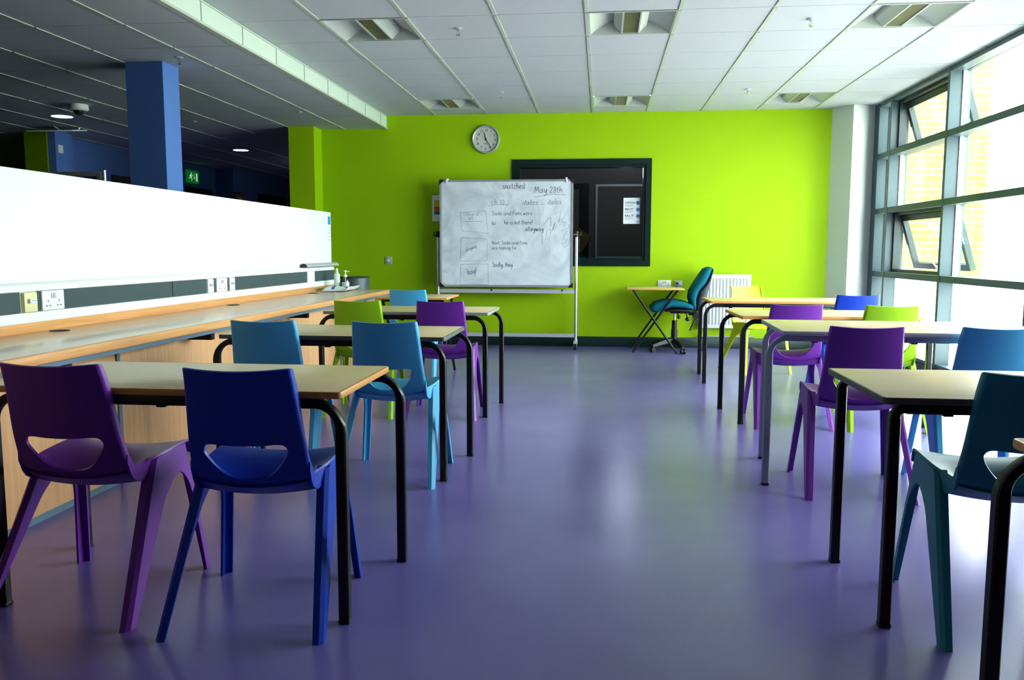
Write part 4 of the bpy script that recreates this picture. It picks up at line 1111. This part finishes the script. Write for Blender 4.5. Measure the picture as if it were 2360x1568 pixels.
def smile():
    P = []
    zt, zb, hw = .548, .436, .112
    top = [(-.085, .549), (-.05, .5455), (0, .5435), (.05, .5455), (.085, .549)]
    right = [(.104, .546), (.112, .534), (.1105, .519), (.101, .50), (.083, .473), (.062, .451), (.036, .4385), (0, .4345)]
    pts = top + right + [(-x, z) for x, z in right[-2::-1]]
    sm = []
    n = len(pts)
    for i in range(n):
        a, b, c, d_ = pts[i - 1], pts[i], pts[(i + 1) % n], pts[(i + 2) % n]
        for k in range(4):
            t = k / 4
            sm.append(tuple(.5 * (2 * b[j] + (c[j] - a[j]) * t + (2 * a[j] - 5 * b[j] + 4 * c[j] - d_[j]) * t * t + (-a[j] + 3 * b[j] - 3 * c[j] + d_[j]) * t ** 3) for j in (0, 1)))
    out = []
    for x, z in sm:
        a = a_of_z(z); w = crv(HW, t_of(a))[0]; out.append((x / w * KX, a))
    return out
def edge_z(y):
    for i in range(5, len(EDG) - 1):
        (y0, z0), (y1, z1) = EDG[i], EDG[i + 1]
        if y0 <= y <= y1: return z0 + (z1 - z0) * (y - y0) / (y1 - y0)
    return EDG[5][1] if y < EDG[5][0] else EDG[-2][1]
ARCH_T, ARCH_Y = .372, .125
def rear_in(z):
    if z >= ARCH_T: return ARCH_Y
    base = -.221 + .77 * z
    k = max(0, (z - .30) / (ARCH_T - .30)); return base + (ARCH_Y - base) * (1 - math.sqrt(max(0, 1 - k * k)))
def front_in(z):
    if z >= ARCH_T: return ARCH_Y
    base = .224 - .11 * z
    k = max(0, (z - .26) / (ARCH_T - .26)); return base + (ARCH_Y - base) * (1 - math.sqrt(max(0, 1 - k * k)))
def leg_mb(sx, fr):
    """one moulded leg: L-shaped section, outer chamfer, flaring into the side arch; sx=+-1, fr True = front"""
    mb = MB(); rows = []
    Z = [0, .05, .1, .15, .2, .25, .28, .30, .315, .33, .342, .352, .36, .366, .370, .3722, .385, .40, .415, .43, .444, .4565]
    th = .0075
    for z in Z:
        xo = .240 - .0865 * z
        if fr: yo = .262 - .15 * z; yi = front_in(z); d = -1
        else: yo = -.262 + .565 * z; yi = rear_in(z); d = 1
        a = .029 + .006 * (z / .45)
        ch = .011
        # outer polyline: side end -> chamfer -> end flange ; then back along the inside
        pts = [(xo, yi), (xo, yo + d * ch), (xo - ch, yo), (xo - a, yo), (xo - a, yo + d * th), (xo - ch - th * .4, yo + d * th), (xo - th, yo + d * (ch + th * .4)), (xo - th, yi)]
        if fr and yi > yo + d * ch - .002: pass
        row = []
        for x, y in pts:
            zz = min(z, edge_z(y) - .0012) if z > .3 else z
            # stay under the shell at the rear where the flange passes beneath the back
            if z > .40: x = min(x, crv(HW, .62)[0] - .001) if False else x
            row.append(mb.bm.verts.new((sx * min(x, .2405), y, zz)))
        rows.append(row)
    n = 8
    for A, B in zip(rows, rows[1:]):
        for i in range(n):
            j = (i + 1) % n
            try: mb.bm.faces.new((A[i], A[j], B[j], B[i]))
            except ValueError: pass
    mb.bm.faces.new(rows[0][::-1]); mb.bm.faces.new(rows[-1])
    return mb
def make_chair():
    r = thing('moulded_chair', '', 'chair', (0, 0, 0), 0, 'one-piece plastic classroom chairs')
    h = smile(); m = CH['purple']
    obj('backrest', chair_shell(0, A_SPLIT, h, True).mesh('chair_backrest', m, 50, False), m, r)
    st = chair_shell(A_SPLIT, LT, None, False)
    # side webs joining the folded back rim, the seat edge and the legs
    YS = [-.120, -.105, -.09, -.075, -.06, -.04, -.02, 0, .02, .04]
    def lo(y):
        K = [(-.120, .462), (-.105, .425), (-.09, .406), (-.06, .391), (-.02, .392), (.04, .398)]
        for (a, za), (b, zb) in zip(K, K[1:]):
            if a <= y <= b: return za + (zb - za) * (y - a) / (b - a)
    def hi(y):
        for (a, za), (b, zb) in zip(EDG[3:], EDG[4:]):
            if a <= y <= b: return za + (zb - za) * (y - a) / (b - a)
        return .49
    def xw(y): return .1755 + (.1995 - .1755) * min(1, max(0, (y + .10) / .14)) ** 1.3
    for sx in (-1, 1):
        rows = []
        for y in YS:
            q = max(lo(y) + .004, hi(y) - .001); rows.append([st.bm.verts.new((sx * (xw(y) + d), y, z)) for d, z in ((.0015, lo(y)), (.0015, q), (-.006, q), (-.006, lo(y)))])
        for A, B in zip(rows, rows[1:]):
            for j in range(4): st.bm.faces.new((A[j], A[(j + 1) % 4], B[(j + 1) % 4], B[j]) if sx < 0 else (B[j], B[(j + 1) % 4], A[(j + 1) % 4], A[j]))
        st.bm.faces.new(rows[0][::-1] if sx < 0 else rows[0]); st.bm.faces.new(rows[-1] if sx < 0 else rows[-1][::-1])
    # apron under the curve of the back, from web to web
    prev = None; N = 24
    for i in range(N + 1):
        q = -1 + 2 * i / N; x = .1765 * q
        T = shell(q * .985, .395); B = Vector((x, -.058 - .012 * (1 - q * q), .3915 - .015 * (1 - q * q)))
        row = [st.bm.verts.new(p) for p in (T + Vector((0, -.0082, -.0035)), B, B + Vector((0, .03, .004)), T + Vector((0, .004, .002)))]
        if prev:
            for j in range(4): st.bm.faces.new((prev[j], prev[(j + 1) % 4], row[(j + 1) % 4], row[j]))
        prev = row
    obj('seat', st.mesh('chair_seat', m, 50, False), m, r)
    for sx in (-1, 1):
        for fr in (True, False):
            obj('leg', leg_mb(sx, fr).mesh('chair_leg', m, 28), m, r)
    return r
proto = make_chair()
CHM = {}
def coloured(col):
    if col not in CHM:
        mp = {}
        for o in proto.children:
            c = o.data.copy(); c.materials[0] = CH[col]; mp[o.data.name] = c
        CHM[col] = mp
    return CHM[col]
chairs = [('purple', -1.586, 2.437, 0, 'purple plastic chair at the nearest left table, foremost on the left edge'),
          ('royal', -1.02, 2.405, 3.8, 'dark royal blue plastic chair at the nearest left table'),
          ('sky', -1.583, 3.945, 2, 'light blue plastic chair at the second left table, on the bench side'),
          ('sky', -.998, 3.958, 0, 'light blue plastic chair at the second left table, on the aisle side'),
          ('lime', -1.594, 5.51, 1.5, 'lime green plastic chair at the third left table'),
          ('purple', -1.046, 5.517, 2, 'purple plastic chair at the third left table, on the aisle side'),
          ('sky', -1.613, 7.05, 0, 'light blue plastic chair at the far folding desk on the left'),
          ('teal', 1.203, 2.563, -3.3, 'dark teal plastic chair at the grey-edged table with black legs, right foreground'),
          ('purple', 1.167, 3.968, -3, 'purple plastic chair at the blue-grey framed table'),
          ('sky', 1.728, 3.99, -2, 'light blue plastic chair at the right edge, by the blue-grey framed table'),
          ('purple', 1.196, 5.467, 0, 'purple plastic chair half hidden behind the blue-grey framed table'),
          ('lime', 1.755, 5.445, -1, 'lime green plastic chair near the tall windows'),
          ('royal', 1.90, 6.665, 3, 'bright royal blue plastic chair near the white corner column'),
          ('yellow', 1.408, 7.825, -161.4, 'yellow plastic chair in front of the radiator, turned to the viewer')]
used = False
for col, x, y, a, l in chairs:
    if not used and col == 'purple': proto.location = (x, y, 0); proto.rotation_euler = (0, 0, radians(a)); proto['label'] = l; used = True
    else: dup(proto, (x, y, 0), radians(a), l, recolor=None if col == 'purple' else coloured(col))

# ---------------- office chair (teal, seen from its left side, facing -x)
def office_chair():
    r = thing('office_chair', 'teal upholstered swivel office chair with black five-star base', 'office chair', (.803, 9.285, 0), 0)
    # local: +x is the chair's back side, sitter faces -x
    def cush(prof_top, prof_bot, half, pw, name, m):
        n = len(prof_top); mb = MB()
        def f(u, v):
            x = u * (n - 1); i = min(int(x), n - 2); q = x - i
            t = [prof_top[i][j] * (1 - q) + prof_top[i + 1][j] * q for j in (0, 1)]
            b = [prof_bot[i][j] * (1 - q) + prof_bot[i + 1][j] * q for j in (0, 1)]
            return t, b
        def g(u, v):
            t, b = f(u, 0); a = v * 2 * pi
            w = half * (1 - abs(2 * u - 1) ** 4) ** .35 if pw else half
            cxm = [(t[j] + b[j]) / 2 for j in (0, 1)]; dh = [(t[j] - b[j]) / 2 for j in (0, 1)]
            s_, c_ = sin(a), cos(a)
            sg = math.copysign(abs(s_) ** .6, s_); cg = math.copysign(abs(c_) ** .6, c_)
            return (cxm[0] + dh[0] * sg, w * cg, cxm[1] + dh[1] * sg)
        mb.grid(g, 28, 28)
        bmesh.ops.remove_doubles(mb.bm, verts=mb.bm.verts[:], dist=1e-5)
        return obj(name, mb, M[m], r, 60)
    # seat: waterfall front on the left
    top = [(-.272, .47), (-.268, .50), (-.222, .546), (-.12, .574), (-.007, .576), (.10, .558), (.183, .524), (.195, .50)]
    bot = [(-.262, .45), (-.245, .434), (-.198, .428), (-.132, .458), (-.044, .486), (.10, .474), (.185, .462), (.192, .468)]
    cush(top, bot, .2, True, 'seat_cushion', 'teal_fabric')
    obj('seat_pan', MB().grid(lambda u, v: (-.19 + .38 * u, .175 * (2 * v - 1), .462 + .02 * sin(pi * u) - .012 * (1 - (2 * v - 1) ** 2)), 10, 8).box(-.12, .17, -.17, .17, .445, .472, .006), M['black_plastic'], r, 60)
    tb = [(.205, .455), (.165, .51), (.136, .59), (.148, .67), (.198, .758), (.25, .84), (.293, .905), (.34, .93)]
    bb = [(.225, .455), (.222, .51), (.222, .59), (.25, .67), (.325, .758), (.362, .84), (.382, .90), (.386, .922)]
    cush(tb, bb, .198, True, 'back_cushion', 'teal_fabric')
    b3 = [(.25, .455), (.31, .50), (.335, .60), (.352, .69), (.368, .77), (.380, .84), (.392, .89), (.390, .91)]
    cush([(x - .006, z) for x, z in bb], b3, .19, True, 'back_shell', 'charcoal')
    mech = MB(); mech.box(-.05, .19, -.07, .07, .42, .465, .01).box(.15, .27, -.035, .035, .40, .45, .008).tube((.25, 0, .42), (.27, 0, .53), .022)
    obj('tilt_mechanism', mech, M['black_plastic'], r)
    k = MB(); k.tube((.02, -.06, .43), (.03, -.17, .395), .006, n=8).ell((.03, -.175, .39), (.018, .03, .02)); k.tube((.12, -.06, .42), (.12, -.2, .375), .006, n=8).ell((.12, -.205, .37), (.024, .03, .022))
    k.tube((.222, -.05, .40), (.222, -.13, .40), .034).tube((.215, -.12, .37), (.155, -.13, .24), .008, n=8)
    obj('adjuster_lever', k, M['black_plastic'], r)
    obj('gas_column', MB().tube((0, 0, .09), (0, 0, .24), .034).tube((0, 0, .24), (0, 0, .34), .028), M['black_plastic'], r)
    obj('piston', MB().tube((0, 0, .34), (0, 0, .43), .0125), M['chrome'], r)
    for i in range(5):
        a = radians(-75 + 72 * i)
        arm = MB(); d = Vector((cos(a), sin(a), 0)); s = Vector((-sin(a), cos(a), 0))
        L = .29
        P = [(0.02, .115, .03, .024), (.1, .112, .024, .022), (.2, .092, .02, .018), (L, .07, .017, .014)]
        rows = []
        for q, z, w, h in P: rows.append([arm.bm.verts.new(d * q + s * sx_ * w + Vector((0, 0, z + sz_ * h))) for sx_, sz_ in ((-1, -1), (1, -1), (.6, 1), (-.6, 1))])
        for A, B in zip(rows, rows[1:]):
            for j in range(4): arm.bm.faces.new((A[j], A[(j + 1) % 4], B[(j + 1) % 4], B[j]))
        arm.bm.faces.new(rows[0][::-1]); arm.bm.faces.new(rows[-1])
        ao = obj('base_arm', arm, M['black_plastic'], r, 30)
        c = MB(); p = d * (L - .005)
        for sx_ in (-1, 1): c.tube(p + s * sx_ * .006 + Vector((0, 0, .027)), p + s * sx_ * .024 + Vector((0, 0, .027)), .027, n=20)
        c.tube(p + Vector((0, 0, .03)), p + Vector((0, 0, .07)), .008, n=10)
        obj('castor', c, M['black_plastic'], ao)
    return r
office_chair()

# ---------------- window wall (tall glazed screen on the right)
XG = 3.0
ym = [3.15, 4.60, 6.03, 7.545, 8.965, 9.34]     # mullion centres
zt_ = [(.09, .125), (.835, .89), (1.49, 1.545), (2.06, 2.115), (2.60, 2.66)]
mb = MB()
for y in ym: mb.box(XW, XG + .05, y - .025, y + .025, .0, 2.66)
mb.box(XW, XG + .05, 9.36, 9.475, 0, 2.66)
for a, b in zt_: mb.box(XW + .004, XG + .045, YE, 9.425, a, b)
o = struct('window_2', mb, M['mullion'], 0, 'tall grey aluminium window screen along the right wall', 'window')
mb = MB(); mb.box(XW - .012, XG + .04, YE, 9.425, .0, .088); struct('trim_3', mb, M['mullion_dark'], 0, 'dark sill strip at the foot of the windows', 'sill')
def pane(y0, y1, z0, z1, m, nm='pane'):
    return obj(nm, MB().box(XG - .006, XG + .006, y0, y1, z0, z1), M[m], o, 0)
for i in range(len(ym) - 1):
    a, b = ym[i] + .025, ym[i + 1] - .025
    pane(a, b, .125, .835, 'frost', 'frosted_pane')
    opening = (i == len(ym) - 3)
    for k in (1, 2, 3):
        z0, z1 = zt_[k][1], zt_[k + 1][0]
        if opening and k in (1, 3): continue
        pane(a, b, z0, z1, 'glass')
        bead = MB()
        for (p, q, s_, t_) in ((a, a + .012, z0, z1), (b - .012, b, z0, z1)): bead.box(XG - .02, XG + .01, p, q, s_, t_)
        obj('glazing_bead', bead, M['white_plastic'], o, 0)
# open top-hung sashes
for nm, z0, z1 in (('upper open top-hung window sash', zt_[3][1], zt_[4][0]), ('lower open top-hung window sash', zt_[1][1], zt_[2][0])):
    a, b = ym[-3] + .025, ym[-2] - .025
    fr = MB()
    def ringx(mb, y0, y1, q0, q1, x0, x1, w):
        mb.box(x0, x1, y0, y1, q1 - w, q1); mb.box(x0, x1, y0, y1, q0, q0 + w); mb.box(x0, x1, y0, y0 + w, q0 + w, q1 - w); mb.box(x0, x1, y1 - w, y1, q0 + w, q1 - w); return mb
    ringx(fr, a, b, z0, z1, XG - .05, XG + .02, .03)
    obj('opening_frame', fr, M['mullion_dark'], o, 0)
    piv = (XG + .02, (a + b) / 2, z1 - .03)
    r = thing('window_sash', nm + ' tilted outwards', 'window sash', piv, 0, 'open window sashes')
    r.rotation_euler = (0, radians(-17), 0)
    hh = z1 - z0 - .05; ww = (b - a) / 2 - .02
    obj('sash_frame', ringx(MB(), -ww, ww, -hh, 0, -.02, .03, .055), M['mullion_dark'], r, 0)
    obj('sash_pane', MB().box(0, .008, -ww + .05, ww - .05, -hh + .05, -.05), M['glass'], r, 0)
    obj('handle', MB().box(-.05, -.02, -.02, .02, -hh + .01, -hh + .045, .005).tube((-.045, 0, -hh + .03), (-.06, .05, -hh + .12), .007, n=8), M['white_plastic'], r)
    for s in (-1, 1): obj('stay_arm', MB().tube((-.02, s * (ww + .004), -.02), (-.02, s * (ww + .004), -hh * .55), .006, n=8), M['chrome'], r)

# ---------------- outdoors
mb = MB(); mb.box(3.08, 70, -40, 60, -.4, -.3); struct('ground', mb, M['ground'], 0, 'bright paving outside the windows', 'ground')
mb = MB(); mb.box(3.08, 4.26, 9.95, 14, -.3, 7); o = wsingle('outside_wing', mb, M['brick'], 'buff brick wall of the neighbouring wing outside the windows', 'building', ang=0)
def tree(loc, hgt, rad, m, label, seed):
    rnd = random.Random(seed)
    r = thing('tree', label, 'tree', loc, 0, 'trees beyond the windows')
    t = MB(); t.tube((0, 0, 0), (0, 0, hgt * .6), .14, .07); obj('trunk', t, M['bark'], r)
    c = MB()
    for k in range(16):
        a = rnd.uniform(0, 2 * pi); q = rnd.uniform(0, 1) ** .5 * rad * .7; z = hgt * (.55 + .45 * rnd.random())
        c.ell((q * cos(a), q * sin(a), z), (rad * rnd.uniform(.3, .5),) * 3, 10, 7)
    for v in c.bm.verts: v.co += Vector((rnd.uniform(-1, 1), rnd.uniform(-1, 1), rnd.uniform(-1, 1))) * rad * .06
    obj('crown', c, M[m], r, 0)
tree((18.6, 38, -.3), 2.6, 1.2, 'leaf', 'pale green tree far outside, at the right edge of the picture', 1)
tree((16.6, 40, -.3), 1.6, .8, 'leaf2', 'small yellowish bush far outside, right of the brick wall', 2)

# ---------------- light
w = bpy.data.worlds.new('overcast_sky'); scene.world = w; w.use_nodes = True
nt = w.node_tree; bg = nt.nodes['Background']
tc = nt.nodes.new('ShaderNodeTexCoord'); sep = nt.nodes.new('ShaderNodeSeparateXYZ'); nt.links.new(tc.outputs['Generated'], sep.inputs[0])
rp = nt.nodes.new('ShaderNodeValToRGB'); rp.color_ramp.elements[0].position = 0; rp.color_ramp.elements[0].color = (.86, .93, .93, 1)
rp.color_ramp.elements[1].position = .7; rp.color_ramp.elements[1].color = (.93, 1, 1, 1)
nt.links.new(sep.outputs['Z'], rp.inputs['Fac']); nt.links.new(rp.outputs['Color'], bg.inputs['Color'])
bg.inputs['Strength'].default_value = 15.5
# sky portals in the glazing (guide the sky light into the room)
for a, b in zip(ym[:-1], ym[1:]):
    L = bpy.data.lights.new('window_portal', 'AREA'); L.shape = 'RECTANGLE'; L.size = 2.5; L.size_y = (b - a) - .05
    L.cycles.is_portal = True
    q = bpy.data.objects.new('window_portal', L); COL.objects.link(q)
    q.location = (XG + .12, (a + b) / 2, 1.36); q.rotation_euler = (0, radians(90), 0)
# faint fill light added to lift the next room, no fixture behind it
L = bpy.data.lights.new('next_room_lamp', 'POINT'); L.energy = 16.0; L.shadow_soft_size = .2
q = bpy.data.objects.new('next_room_lamp', L); COL.objects.link(q); q.location = (.3, 10.7, 2.2); L.color = (.88, .94, 1)
L = bpy.data.lights.new('far_room_lamp', 'POINT'); L.energy = 8; L.shadow_soft_size = .15  # unseen fill light added to brighten the dark far room, no fixture
q = bpy.data.objects.new('far_room_lamp', L); COL.objects.link(q); q.location = (-4.0, 13.4, 2.35)

scene.view_settings.view_transform = 'Standard'
scene.view_settings.look = 'Medium High Contrast'
scene.view_settings.exposure = 0.0
scene.view_settings.gamma = 1.0
try:
    scene.cycles.use_denoising = True
    scene.cycles.max_bounces = 10; scene.cycles.diffuse_bounces = 6; scene.cycles.transparent_max_bounces = 12
    scene.cycles.sample_clamp_indirect = 6.0
    scene.cycles.caustics_reflective = False; scene.cycles.caustics_refractive = False
except Exception:
    pass
